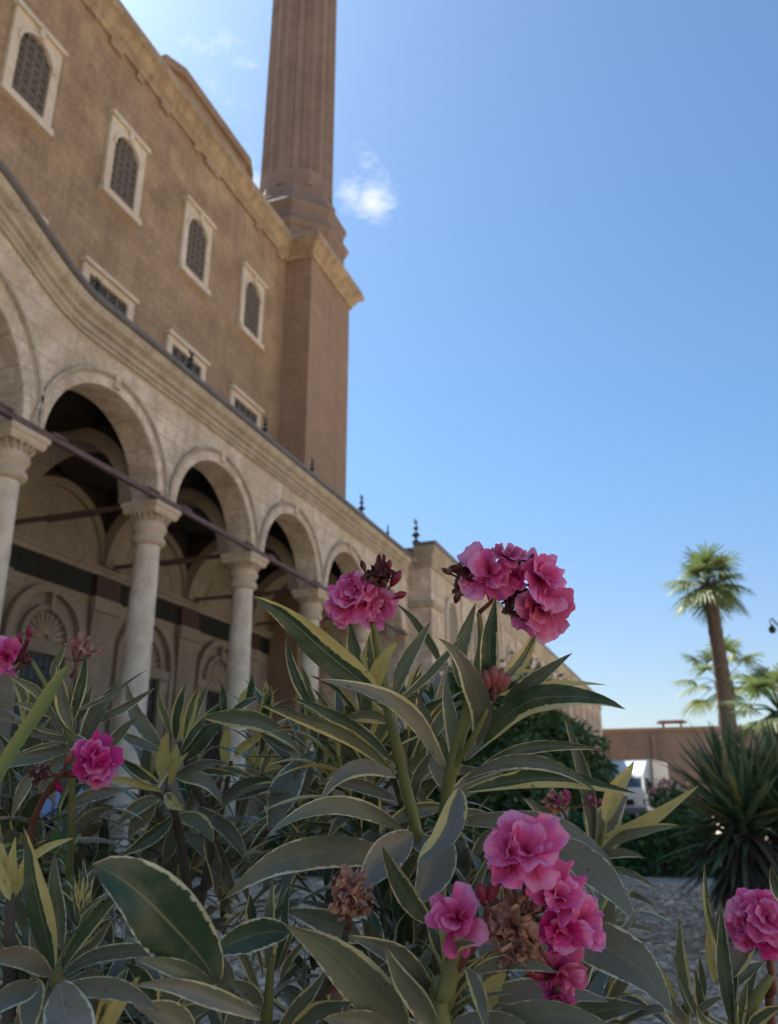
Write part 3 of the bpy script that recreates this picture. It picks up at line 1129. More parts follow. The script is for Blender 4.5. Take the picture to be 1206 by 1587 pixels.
def palm(label, base, top, r0, r1, nfan, size, stalk, seed, th=(.15, 2.1)):
    o = thing('fan_palm', label, 'palm tree', tuple(base))
    rg = random.Random(seed)
    base, top = np.array(base, float), np.array(top, float)
    m = MB()
    L = np.linalg.norm(top - base)
    pts, rad = [], []
    n = 46
    for i in range(n + 1):
        t = i / n
        bow = np.array([.12, 0, 0]) * math.sin(PI * t) * L * .12
        pts.append(base + (top - base) * t + bow)
        rad.append((r0 + (r1 - r0) * t ** .7) * (1 + (.07 if i % 2 else -.05)) * (1 + rg.uniform(-.03, .03)))
    m.tube(pts, rad, 14)
    m.build('trunk', M['bark'], o)
    m = MB()                                 # ring of cut leaf stubs and old skirt below the crown
    for i in range(60):
        a = rg.uniform(0, 2 * PI)
        h = rg.uniform(-.9, .05) * size
        c = top + np.array([math.cos(a) * r1, math.sin(a) * r1, h * .7])
        m.tube([c, c + np.array([math.cos(a) * .12, math.sin(a) * .12, .22]) * size * .8], [.05 * size, .02 * size], 5)
    m.build('leaf_stubs', M['twig'], o)
    parts = []
    m = MB()
    for i in range(nfan):
        a = i * 2.4 + rg.uniform(-.2, .2)
        ph = th[0] + (th[1] - th[0]) * (i + .5) / nfan
        d = np.array([math.cos(a) * math.sin(ph), math.sin(a) * math.sin(ph), math.cos(ph)])
        st = stalk * rg.uniform(.8, 1.15)
        c = top + d * st
        c[2] -= .12 * st * (ph > 1.0)
        m.tube([top, top + d * st * .5 + np.array([0, 0, .05 * st]), c], [.022, .018, .014], 5)
        parts.append(fan(c, d + np.array([0, 0, -.25]), size * rg.uniform(.85, 1.1), seed * 100 + i))
    m.build('leaf_stalks', M['strap'], o)
    V, Fq, A = join(parts)
    mesh_obj('fronds', V, Fq, M['palmleaf'], o, attr=A)


pt = P(1097, 905, 28)
pbse = G(1137, 28.2)
palm('tall fan palm with a thick brown leaning trunk and a ragged crown', pbse, pt, .38, .20, 20, 1.02, .62, 7, th=(.1, 2.35))
palm('shorter fan palm whose fronds show behind the tall leaning trunk', G(1120, 36), P(1122, 1060, 36), .4, .28, 16, 1.15, 1.5, 12, th=(.3, 1.9))
palm('low fan palm standing behind the yucca', G(1215, 13), P(1215, 1110, 13), .2, .16, 18, .55, .62, 21, th=(.2, 1.8))
# flowering bush and pale leafy plant by the truck
fb = shrub('low bush of pink and white blossom beside the white truck', G(1040, 17), [blob(1040, 1240, 17, .5, .35), blob(1075, 1250, 17, .45, .3)], 41, size=.05, mat='hedge')
k = NT('pale pink blossom', .7)
at = k.n('Attribute', attribute_name='leafdata')
se = k.n('SeparateColor')
k.t.links.new(at.outputs['Color'], se.inputs[0])
k.col(k.mix(k.ramp(se.outputs[0], [(.45, 0.0), (.55, 1.0)]), (.62, .20, .18), (.75, .62, .45)))
M['blossom'] = k.m
V, Fq, A = join([cards(P(1035, 1222, 16.9), 130, (.42, .3, .2), .05, 77, aspect=.8), cards(P(1085, 1237, 16.8), 30, (.25, .2, .12), .05, 78, aspect=.8)])
mesh_obj('blossom', V, Fq, M['blossom'], fb, attr=A)
V, Fq, A = blades(P(1150, 1235, 14), 50, .75, .025, .1, 1.0, 91)
sp = thing('leafy_plant', 'pale yellowish upright leaves growing behind the yucca', 'plant', tuple(G(1150, 14)))
mesh_obj('foliage', V, Fq, M['palmleaf'], sp, attr=A)
m = MB()
m.tube([G(1150, 14), P(1150, 1235, 14)], .04, 8)
m.build('stem', M['twig'], sp)

# ------------------------------------------------------------------ rampart wall with its look-out canopy
ram = thing('rampart_wall', 'high plain brown stone rampart wall closing the view', 'wall', (0, 80, 0))
m = MB()
zt = P(1000, 1139, 80 / math.cos(RAD(3)))[2]
m.box(-60, 90, 78, 80, 0, zt - .28)
m.build('wall', M['rampart'], ram)
m = MB()
m.box(-60, 90, 77.86, 80.14, zt - .28, zt)
m.build('coping', M['tower'], ram)
m = MB()
for xx in (-4.2, 2.8, 9.5, 16, -11):
    m.box(xx, xx + .35, 77.7, 77.998, 0, zt - .6)
m.build('buttress', M['rampart'], ram)['kind'] = 'stuff'
cp = P(1046, 1130, 79)
can = thing('lookout_canopy', 'small flat red roofed lookout standing on the rampart', 'canopy', (cp[0], 79, zt))
m = MB()
m.box(cp[0] - 1.25, cp[0] + 1.25, 78.2, 79.8, zt + .42, zt + .52)
m.box(cp[0] - 1.05, cp[0] + 1.05, 78.35, 79.65, zt + .52, zt + .62)
m.build('canopy_roof', plain('red painted roof', (.34, .13, .10), .7), can)
for a in (-.75, .75):
    for b in (78.45, 79.55):
        m = MB()
        m.tube([(cp[0] + a, b, zt), (cp[0] + a, b, zt + .42)], .08, 8)
        m.build('post', M['rod'], can)

# ------------------------------------------------------------------ white box truck
tk = thing('box_truck', 'white box truck parked beyond the hedge in front of the rampart', 'truck', tuple(G(976, 36)))
white = plain('white truck paint', (.62, .62, .60), .4, .5, var=.12, scale=2, bump=.02)
bluew = plain('pale blue wind deflector', (.50, .58, .66), .35, .5, var=.1, scale=2, bump=.02)
glassm = plain('dark blue windscreen', (.05, .09, .12), .08, .6, var=.2, scale=2, bump=0)
rub = plain('black rubber', (.02, .02, .02), .8)
grey = plain('grey bumper plastic', (.16, .16, .165), .6)
lampm = plain('clear lamp glass', (.7, .7, .68), .15, .6, var=.05, bump=0)
ty = RAD(-8)
tcos, tsin = math.cos(ty), math.sin(ty)
T0 = np.array(tk.location)


def TL(mb):
    """turn the truck's own frame (front towards -y) into the world"""
    mb.v = [(T0[0] + x * tcos - y * tsin, T0[1] + x * tsin + y * tcos, T0[2] + z) for x, y, z in mb.v]
    return mb


def hexa(mb, a, b):
    """a, b: four corner loops"""
    mb.add(list(a) + list(b), [(3, 2, 1, 0), (4, 5, 6, 7), (0, 1, 5, 4), (1, 2, 6, 5), (2, 3, 7, 6), (3, 0, 4, 7)])


m = MB()
m.box(-1.0, 1.0, 0.5, 4.2, .75, 2.62)
TL(m).build('cargo_box', white, tk)
m = MB()
m.box(-1.02, 1.02, 4.2, 4.3, .7, 2.66)
TL(m).build('rear_frame', grey, tk)
for sx_ in (-.98, .98):
    m = MB()
    m.box(sx_ - .04, sx_ + .04, .46, .54, .75, 2.66)
    TL(m).build('corner_post', grey, tk)
m = MB()
hexa(m, [(-.95, -1.15, .5), (.95, -1.15, .5), (.95, .45, .5), (-.95, .45, .5)], [(-.95, -1.2, 1.1), (.95, -1.2, 1.1), (.95, .45, 1.1), (-.95, .45, 1.1)])
hexa(m, [(-.95, -1.2, 1.102), (.95, -1.2, 1.102), (.95, .45, 1.102), (-.95, .45, 1.102)], [(-.85, -.75, 1.95), (.85, -.75, 1.95), (.85, .45, 1.95), (-.85, .45, 1.95)])
cab = TL(m).build('cab', white, tk)
m = MB()
hexa(m, [(-.85, -1.17, 1.15), (.85, -1.17, 1.15), (.85, -1.1, 1.15), (-.85, -1.1, 1.15)], [(-.76, -.82, 1.83), (.76, -.82, 1.83), (.76, -.75, 1.83), (-.76, -.75, 1.83)])
TL(m).build('windscreen', glassm, tk)
m = MB()
hexa(m, [(.925, -.95, 1.15), (.955, -.95, 1.15), (.955, .2, 1.15), (.925, .2, 1.15)], [(.855, -.62, 1.83), (.885, -.62, 1.83), (.885, .2, 1.83), (.855, .2, 1.83)])
TL(m).build('side_window', glassm, tk)
m = MB()
hexa(m, [(-.82, -.7, 1.952), (.82, -.7, 1.952), (.82, .42, 1.952), (-.82, .42, 1.952)], [(-.85, .2, 2.55), (.85, .2, 2.55), (.85, .42, 2.55), (-.85, .42, 2.55)])
TL(m).build('wind_deflector', bluew, tk)
m = MB()
m.box(-.97, .97, -1.3, -1.16, .38, .62)
TL(m).build('bumper', grey, tk)
m = MB()
m.box(-.45, .45, -1.21, -1.17, .72, .95)
TL(m).build('grille', rub, tk)
for sx_ in (-1, 1):
    m = MB()
    m.box(sx_ * .75 - .15, sx_ * .75 + .15, -1.22, -1.16, .72, .92)
    TL(m).build('headlight', lampm, tk)
    m = MB()
    m.box(sx_ * 1.1 - .07, sx_ * 1.1 + .07, -.92, -.84, 1.25, 1.65)
    m.tube([(sx_ * .93, -.85, 1.3), (sx_ * 1.1, -.88, 1.3)], .02, 6)
    TL(m).build('mirror', rub, tk)
for wx in (-.8, .8):
    for wy in (-.5, 3.8):
        m = MB()
        m.tube([(wx - .13, wy, .4), (wx + .13, wy, .4)], .4, 20)
        m.tube([(wx - .14, wy, .4), (wx + .14, wy, .4)], .2, 14)
        TL(m).build('wheel', rub, tk)

# ------------------------------------------------------------------ street lamp at the right edge
lb = G(1262, 16)
sl = thing('street_lamp', 'dark curled street lamp arm reaching in beside the palms', 'street lamp', tuple(lb))
hp = P(1262, 985, 16)
m = MB()
m.tube([lb, (lb[0], lb[1], hp[2])], [.07, .05], 10)
m.build('post', M['iron'], sl)
lp = P(1197, 963, 16)
m = MB()
arc = [np.array(hp)] + [P(x_, y_, 16) for x_, y_ in ((1240, 962), (1222, 968), (1209, 972), (1201, 964), (1196, 958), (1193, 963), (1195, 967))]
m.tube(arc, [.03, .025, .022, .02, .018, .016, .012, .01], 6)
m.build('arm', M['iron'], sl)
m = MB()
q = P(1197, 975, 16)
m.lathe(q, [(.005, -.09), (.05, -.07), (.07, -.02), (.06, .03), (.03, .06), (.012, .1)], n=12)
m.build('lamp_shade', M['iron'], sl)


# ------------------------------------------------------------------ people sitting by the plinth, mostly hidden
def person(label, at, head_dir, shirt, trousers, hairc, seed):
    o = thing('person', label, 'person', tuple(at))
    at = np.array(at)
    f = np.array([head_dir[0], head_dir[1], 0.0])
    f /= np.linalg.norm(f)
    s = np.array([-f[1], f[0], 0])
    u = np.array([0, 0, 1.0])
    Q = lambda a, b, c: at + s * a + f * b + u * c

    def skin(name, joints, edges, mat, parent, lev=2):
        me = bpy.data.meshes.new(name)
        me.from_pydata([tuple(j[0] - at) for j in joints], edges, [])
        ob = bpy.data.objects.new(name, me)
        COL.objects.link(ob)
        ob.parent = parent
        md = ob.modifiers.new('skin', 'SKIN')
        me.skin_vertices[0].data[0].use_root = True
        for sv, j in zip(me.skin_vertices[0].data, joints):
            sv.radius = (j[1], j[1] if len(j) < 3 else j[2])
        sb = ob.modifiers.new('sub', 'SUBSURF')
        sb.levels = sb.render_levels = lev
        me.materials.append(mat)
        return ob
    sk = plain('skin', (.30, .17, .11), .6, .3, var=.1, bump=.05)
    # body: pelvis, chest, neck, head, arms resting on the knees, bent legs
    J = [(Q(0, 0, .46), .15), (Q(0, .02, .72), .15), (Q(0, .03, .90), .15), (Q(0, .04, 1.02), .06), (Q(0, .06, 1.10), .075), (Q(0, .075, 1.2), .095), (Q(0, .07, 1.27), .07)]
    E_ = [(0, 1), (1, 2), (2, 3), (3, 4), (4, 5), (5, 6)]
    for sg in (-1, 1):
        n0 = len(J)
        J += [(Q(sg * .19, .02, .92), .065), (Q(sg * .24, .10, .68), .05), (Q(sg * .17, .34, .56), .038), (Q(sg * .15, .42, .55), .03)]
        E_ += [(2, n0), (n0, n0 + 1), (n0 + 1, n0 + 2), (n0 + 2, n0 + 3)]
        n1 = len(J)
        J += [(Q(sg * .10, .05, .46), .09), (Q(sg * .13, .46, .50), .065), (Q(sg * .13, .46, .12), .05), (Q(sg * .13, .56, .05), .04)]
        E_ += [(0, n1), (n1, n1 + 1), (n1 + 1, n1 + 2), (n1 + 2, n1 + 3)]
    skin('body', J, E_, sk, o)
    JS = [(Q(0, 0, .46), .17), (Q(0, .02, .72), .17), (Q(0, .03, .91), .16), (Q(0, .04, .98), .08)]
    ES = [(0, 1), (1, 2), (2, 3)]
    for sg in (-1, 1):
        n0 = len(JS)
        JS += [(Q(sg * .19, .02, .92), .08), (Q(sg * .24, .10, .68), .064), (Q(sg * .18, .30, .575), .05)]
        ES += [(2, n0), (n0, n0 + 1), (n0 + 1, n0 + 2)]
    skin('shirt', JS, ES, shirt, o)
    JT = [(Q(0, 0, .44), .165)]
    ET = []
    for sg in (-1, 1):
        n1 = len(JT)
        JT += [(Q(sg * .10, .05, .45), .10), (Q(sg * .13, .46, .50), .08), (Q(sg * .13, .46, .14), .065)]
        ET += [(0, n1), (n1, n1 + 1), (n1 + 1, n1 + 2)]
    skin('trousers', JT, ET, trousers, o)
    skin('hair', [(Q(0, .05, 1.19), .098), (Q(0, .05, 1.25), .092), (Q(0, .04, 1.29), .06)], [(0, 1), (1, 2)], hairc, o)
    m = MB()
    m.box(*(float(v) for v in (at[0] - .3, at[0] + .3, at[1] - .28, at[1] + .28, 0, .30)))
    return o


hairm = plain('dark hair', (.015, .012, .01), .6)
skyshirt = plain('light blue shirt', (.30, .38, .58), .85, .2, var=.15, scale=5)
navy = plain('navy cloth', (.015, .02, .06), .85, .2, var=.2, scale=5)
p1 = P(58, 1262, 11.2)
p2 = P(108, 1262, 11.6)
person('person in a light blue shirt sitting by the column foot at the left', (p1[0], p1[1], .02), (.9, -.4), skyshirt, navy, hairm, 1)
person('person in light blue top and navy trousers sitting nearer the hedge', (p2[0], p2[1], .02), (.5, -.85), skyshirt, navy, hairm, 2)


# ------------------------------------------------------------------ variegated oleanders: materials
def leaf_material():
    k = NT('variegated oleander leaf', .34, .45)
    at = k.n('Attribute', attribute_name='leafdata')
    se = k.n('SeparateColor')
    k.t.links.new(at.outputs['Color'], se.inputs[0])
    rnd, yel, kind = se.outputs[0], se.outputs[1], se.outputs[2]
    uv = k.n('UVMap')
    sp = k.n('SeparateXYZ')
    k.t.links.new(uv.outputs[0], sp.inputs[0])
    u, v = sp.outputs[0], sp.outputs[1]
    a = k.math('ABSOLUTE', k.math('SUBTRACT', k.math('MULTIPLY', u, 2.0), 1.0))
    sd = k.math('MULTIPLY', rnd, 71.0)
    cb = k.n('CombineXYZ')
    k.set(cb.inputs[0], k.math('MULTIPLY', u, 2.2))
    k.set(cb.inputs[1], k.math('MULTIPLY', v, 15.0))
    k.set(cb.inputs[2], sd)
    n1 = k.noise(cb.outputs[0], 1.0, 4, .65)
    cb2 = k.n('CombineXYZ')
    k.set(cb2.inputs[0], k.math('MULTIPLY', u, 1.0))
    k.set(cb2.inputs[1], k.math('MULTIPLY', v, 1.6))
    k.set(cb2.inputs[2], k.math('ADD', sd, 9.3))
    n2 = k.noise(cb2.outputs[0], 1.0, 2, .5)
    # margin: |u| beyond a ragged threshold that wanders along the leaf
    asym = k.math('MULTIPLY', k.math('SUBTRACT', k.math('FRACT', k.math('MULTIPLY', rnd, 37.7)), .5), k.math('SUBTRACT', k.math('MULTIPLY', u, 2.0), 1.0))
    full = k.ramp(yel, [(.88, 0.0), (.97, 1.0)])
    blot = k.ramp(n2, [(.44, 0.0), (.60, 1.0)])
    thr = k.math('SUBTRACT', k.math('SUBTRACT', 1.17, k.math('MULTIPLY', yel, .16)), k.math('ADD', k.math('MULTIPLY', n1, .50), k.math('MULTIPLY', k.math('MULTIPLY', blot, yel), .62)))
    thr = k.math('SUBTRACT', k.math('SUBTRACT', thr, k.math('MULTIPLY', asym, k.math('MULTIPLY', yel, 1.1))), k.math('MULTIPLY', full, 1.3))
    mg = k.math('MULTIPLY', k.math('SUBTRACT', a, thr), 22.0, True)
    # blade: mottled grey green in hard edged strips
    cb3 = k.n('CombineXYZ')
    k.set(cb3.inputs[0], k.math('MULTIPLY', u, 3.0))
    k.set(cb3.inputs[1], k.math('MULTIPLY', v, 3.5))
    k.set(cb3.inputs[2], k.math('ADD', sd, 3.1))
    n3 = k.noise(cb3.outputs[0], 1.0, 5, .6)
    deep = (.022, .056, .024)
    greyg = (.175, .195, .105)
    r2 = k.math('FRACT', k.math('MULTIPLY', rnd, 13.31))
    pale = k.math('ADD', k.math('MULTIPLY', k.ramp(r2, [(.15, 0.0), (.85, 1.0)]), .75), k.math('MULTIPLY', k.math('SUBTRACT', n3, .5), .9), True)
    c = k.mix(pale, deep, greyg)
    c = k.mix(k.math('MULTIPLY', kind, .8), c, (.26, .215, .165))                  # dull underside
    side = k.n('TexNoise', Scale=60.0, Detail=2.0)
    vein = k.n('TexWave', Scale=1.0, Distortion=.6, Detail=1.0)
    vein.bands_direction = 'Y'
    cv = k.n('CombineXYZ')
    k.set(cv.inputs[0], 0.0)
    k.set(cv.inputs[1], k.math('ADD', k.math('MULTIPLY', v, 14.0), k.math('MULTIPLY', a, -1.6)))
    k.t.links.new(cv.outputs[0], vein.inputs['Vector'])
    mid = k.math('SUBTRACT', 1.0, k.math('MULTIPLY', a, 16.0), True)
    c = k.mix(k.math('MULTIPLY', mid, .6), c, (.30, .28, .13))
    c = k.mix(k.math('MULTIPLY', k.ramp(vein.outputs['Fac'], [(.55, 0.0), (.95, 1.0)]), .05), c, (.26, .25, .17))
    cream = k.mix(k.ramp(yel, [(.05, 0.0), (.5, 1.0)]), (.72, .68, .50), (.72, .58, .22))
    cream = k.mix(k.math('MULTIPLY', k.ramp(yel, [(.55, 0.0), (.9, 1.0)]), .6), cream, (.64, .50, .15))
    cream = k.mix(k.math('MULTIPLY', k.ramp(n3, [(.35, 0.0), (.7, 1.0)]), .5), cream, (.40, .38, .12))
    cream = k.mix(k.math('MULTIPLY', mid, .35), cream, (.42, .40, .16))
    c = k.mix(mg, c, cream)
    tipm = k.ramp(k.math('ADD', v, k.math('MULTIPLY', n1, .09)), [(.975, 0.0), (1.03, 1.0)])
    c = k.mix(k.math('MULTIPLY', tipm, k.ramp(k.math('FRACT', k.math('MULTIPLY', rnd, 5.7)), [(.35, 0.0), (.6, .9)])), c, (.16, .095, .045))
    # dust
    dn = k.noise(k.obj(), 55.0, 4, .6)
    c = k.mix(k.math('MULTIPLY', k.ramp(dn, [(.45, 0.0), (.8, 1.0)]), .2), c, (.40, .33, .24))
    # small brown age spots
    sn_ = k.noise(k.obj(), 120.0, 2, .5)
    c = k.mix(k.math('MULTIPLY', k.ramp(sn_, [(.67, 0.0), (.74, 1.0)]), .6), c, (.10, .06, .03))
    k.col(c)
    k.set(k.b.inputs['Roughness'], k.math('ADD', .22, k.math('MULTIPLY', dn, .28)))
    h = k.math('ADD', k.math('MULTIPLY', vein.outputs['Fac'], .12), k.math('SUBTRACT', dn, k.math('MULTIPLY', mid, .9)))
    k.bump(h, .35, .0006)
    tr = k.n('BsdfTranslucent')
    k.set(tr.inputs['Color'], k.mix(.2, c, (.40, .42, .08)))
    ms = k.n('MixShader', Fac=.16)
    k.t.links.new(k.b.outputs[0], ms.inputs[1])
    k.t.links.new(tr.outputs[0], ms.inputs[2])
    k.t.links.new(ms.outputs[0], k.out.inputs[0])
    return k.m


def petal_material(name, edge, base, rough=.55, trans=.4, spots=None, pale=.6):
    k = NT(name, rough, .35)
    uv = k.n('UVMap')
    sp = k.n('SeparateXYZ')
    k.t.links.new(uv.outputs[0], sp.inputs[0])
    at = k.n('Attribute', attribute_name='leafdata')
    se = k.n('SeparateColor')
    k.t.links.new(at.outputs['Color'], se.inputs[0])
    cb = k.n('CombineXYZ')
    k.set(cb.inputs[0], k.math('MULTIPLY', sp.outputs[0], 14.0))
    k.set(cb.inputs[1], k.math('MULTIPLY', sp.outputs[1], 1.6))
    k.set(cb.inputs[2], k.math('MULTIPLY', se.outputs[0], 40.0))
    n = k.noise(cb.outputs[0], 1.0, 4, .6)
    f = k.math('ADD', sp.outputs[1], k.math('MULTIPLY', k.math('SUBTRACT', n, .5), .55))
    f = k.math('ADD', f, k.math('MULTIPLY', k.math('SUBTRACT', se.outputs[1], .5), .7))
    c = k.mix(k.ramp(f, [(.16, 0.0), (.78, 1.0)]), base, edge)
    c = k.mix(k.math('MULTIPLY', k.ramp(f, [(.82, 0.0), (1.15, 1.0)]), pale), c, (1.0, .50, .74))
    if spots:
        n2 = k.noise(k.obj(), 130.0, 4, .6)
        c = k.mix(k.ramp(n2, [(.42, 0.0), (.62, 1.0)]), c, spots)
    k.col(c)
    k.bump(n, .7, .0012)
    tr = k.n('BsdfTranslucent')
    k.set(tr.inputs['Color'], c)
    ms = k.n('MixShader', Fac=trans)
    k.t.links.new(k.b.outputs[0], ms.inputs[1])
    k.t.links.new(tr.outputs[0], ms.inputs[2])
    k.t.links.new(ms.outputs[0], k.out.inputs[0])
    return k.m


M['leaf'] = leaf_material()
M['petal'] = petal_material('pink double petals', (.92, .155, .40), (.58, .012, .13))
M['petal_hot'] = petal_material('deep magenta petals', (.86, .055, .34), (.50, .006, .13))
M['petal_dusky'] = petal_material('dusky rose petals', (.82, .15, .33), (.42, .02, .12))
M['wilt_dark'] = petal_material('withered maroon petals', (.17, .035, .05), (.07, .016, .02), .8, .15, (.20, .11, .07), 0.0)
M['wilt_tan'] = petal_material('withered tan petals', (.66, .40, .27), (.46, .13, .11), .8, .25, (.48, .24, .17), 0.0)
M['bud'] = plain('crimson bud', (.30, .025, .055), .45, .4, var=.45, scale=90, bump=.1)
M['budpink'] = plain('dusty red bud', (.34, .10, .09), .55, .3, var=.4, scale=90, bump=.1)
M['stem'] = plain('green oleander stem', (.22, .22, .07), .5, .4, var=.4, scale=30)
M['stem_red'] = plain('reddish flower stalk', (.20, .075, .045), .55, .3, var=.4, scale=40)
M['oldstem'] = plain('grey brown oleander wood', (.13, .105, .08), .85, .2, var=.4, scale=30)
M['strapleaf'] = foliage_mat('pale green blade', (.24, .25, .07), (.32, .32, .10), trans=.2)


class Leaves:
    NV, NU = 15, 7

    def __init__(s, seed):
        s.V, s.F, s.UV, s.A = [], [], [], []
        s.n = 0
        s.r = random.Random(seed)

    def curve(s, pts, sides, W, rnd, yel, kind, fold=.22, wav=.0, shape='lance'):
        """pts (NV,3), sides (NV,3) unit vectors across the blade"""
        nv, nu = s.NV, s.NU
        tan = np.gradient(pts, axis=0)
        tan /= np.linalg.norm(tan, axis=1)[:, None] + 1e-12
        nrm = np.cross(sides, tan)
        ll = np.linalg.norm(np.diff(pts, axis=0), axis=1).sum()
        tt = np.linspace(0, 1, nv)[:, None]
        am, bm = s.r.uniform(-.022, .022) * ll, s.r.uniform(-.03, .03) * ll
        pts = pts + sides * am * np.sin(tt * PI * 2 + s.r.uniform(0, 3)) * tt * (1 - tt) * 3 + nrm * (bm * np.sin(tt * PI * 2.4) * tt - s.r.uniform(-.01, .05) * ll * tt ** 4)
        ph = s.r.uniform(0, 6.28)
        fr = s.r.uniform(7, 12)
        for i in range(nv):
            t = i / (nv - 1)
            if shape == 'lance':
                w_ = W * max((math.sin(PI * min(t, 1) ** .80) ** .72) * (1 - .28 * max(0, t - .55) / .45), .07 * (1 - t))
            elif shape == 'strap':
                w_ = W * min(1, (1 - t) * 5 + .02) ** .5 * (.8 + .2 * t)
            else:
                w_ = W * max(math.sin(PI * t ** .95) ** .6, .07 * (1 - t))
            for j in range(nu):
                u = j / (nu - 1)
                x = 2 * u - 1
                e = wav * math.sin(fr * t + ph + x * 1.3) * abs(x) ** 1.5
                q = pts[i] + sides[i] * w_ * x * (1 - .1 * abs(x) * fold) + nrm[i] * w_ * (fold * abs(x) ** 1.3 + e)
                s.V.append(q)
                s.UV.append((u, t))
                s.A.append((rnd, yel, kind, 1))
        o = s.n
        s.F += [(o + i * nu + j, o + i * nu + j + 1, o + (i + 1) * nu + j + 1, o + (i + 1) * nu + j) for i in range(nv - 1) for j in range(nu - 1)]
        s.n += nv * nu

    def px(s, bx, by, tx, ty, w, sg=0, d=.7, d1=None, yel=None, kind=None, roll=None, dm=0.0, tw=None, fold=None, wav=None, shape='lance', rnd=None):
        """a leaf whose base and tip were read off the photograph; sg = bow in photo pixels (+: to the left of its direction)"""
        r = s.r
        d1 = d if d1 is None else d1
        yel = r.uniform(.2, .88) if yel is None else yel
        kind = (r.random() < .35) * r.uniform(.3, .9) if kind is None else kind
        roll = r.uniform(-.6, .6) if roll is None else roll
        tw = r.uniform(-.8, .8) if tw is None else tw
        fold = r.uniform(.15, .55) if fold is None else fold
        wav = r.uniform(.05, .2) if wav is None else wav
        dx, dy = tx - bx, ty - by
        L = math.hypot(dx, dy) + 1e-6
        nx, ny = dy / L, -dx / L
        mxp, myp = (bx + tx) / 2 + nx * sg * 2, (by + ty) / 2 + ny * sg * 2
        pts = []
        for i in range(s.NV):
            t = i / (s.NV - 1)
            a, b, c = (1 - t) ** 2, 2 * t * (1 - t), t * t
            pts.append(P(a * bx + b * mxp + c * tx, a * by + b * myp + c * ty, a * d + b * ((d + d1) / 2 + dm) + c * d1))
        pts = np.array(pts)
        tan = np.gradient(pts, axis=0)
        tan /= np.linalg.norm(tan, axis=1)[:, None]
        sides = []
        for i, p in enumerate(pts):
            vd = C0 - p
            vd /= np.linalg.norm(vd)
            sd = np.cross(tan[i], vd)
            sd /= np.linalg.norm(sd) + 1e-9
            nm = np.cross(sd, tan[i])
            ro = roll + tw * (i / (s.NV - 1) - .4)
            sides.append(sd * math.cos(ro) + nm * math.sin(ro))
        W = w / 2 * ((d + d1) / 2) / F / max(.6, math.cos(roll)) * (.82 if shape == 'lance' else .92)
        s.curve(pts, np.array(sides), W, r.random() if rnd is None else rnd, yel, kind, fold, wav, shape)

    def free(s, base, dirv, L, W, droop, yel=None, kind=None):
        r = s.r
        yel = r.uniform(.15, .8) if yel is None else yel
        kind = (r.random() < .4) * r.uniform(.3, .9) if kind is None else kind
        d = np.array(dirv, float)
        d /= np.linalg.norm(d)
        sd = np.cross(d, [0, 0, 1.0])
        if np.linalg.norm(sd) < .05:
            sd = np.array([1.0, 0, 0])
        sd /= np.linalg.norm(sd)
        up = np.cross(sd, d)
        ro = r.uniform(-.4, .4)
        pts = []
        for i in range(s.NV):
            t = i / (s.NV - 1)
            pts.append(np.array(base) + d * L * t + up * L * .10 * math.sin(PI * t) + np.array([0, 0, -1]) * droop * L * t * t)
        s.curve(np.array(pts), np.tile(sd * math.cos(ro) + up * math.sin(ro), (s.NV, 1)), W, r.random(), yel, kind, r.uniform(.12, .35), r.uniform(.02, .12))

    def shoot(s, tip, axis, n, L, W, spacing=.014, yel=None, droop=.25, spread=(.25, 1.35), kind=None):
        """whorls of leaves down a stem from its tip; young upright leaves at the top, spreading ones below"""
        r = s.r
        tip = np.array(tip, float)
        ax = np.array(axis, float)
        ax /= np.linalg.norm(ax)
        a = np.cross(ax, [.3, .8, .1])
        a /= np.linalg.norm(a)
        b = np.cross(ax, a)
        for i in range(n):
            q = i / max(1, n - 1)
            az = i * 2.2 + r.uniform(-.3, .3)
            th = spread[0] + (spread[1] - spread[0]) * q ** .8
            d = ax * math.cos(th) + (a * math.cos(az) + b * math.sin(az)) * math.sin(th)
            l = L * (.62 + .5 * min(1, q * 2)) * r.uniform(.8, 1.2)
            s.free(tip - ax * spacing * i, d, l, .8 * W * r.uniform(.8, 1.2) * (.75 + .25 * min(1, q * 2)), droop * r.uniform(.2, 1.3) * (.25 + q), None if yel is None else min(1, max(0, yel + r.uniform(-.15, .15))), kind)

    def build(s, name, parent):
        return mesh_obj(name, np.array(s.V), np.array(s.F), M['leaf'], parent, smooth=True, uv=np.array(s.UV), attr=np.array(s.A))


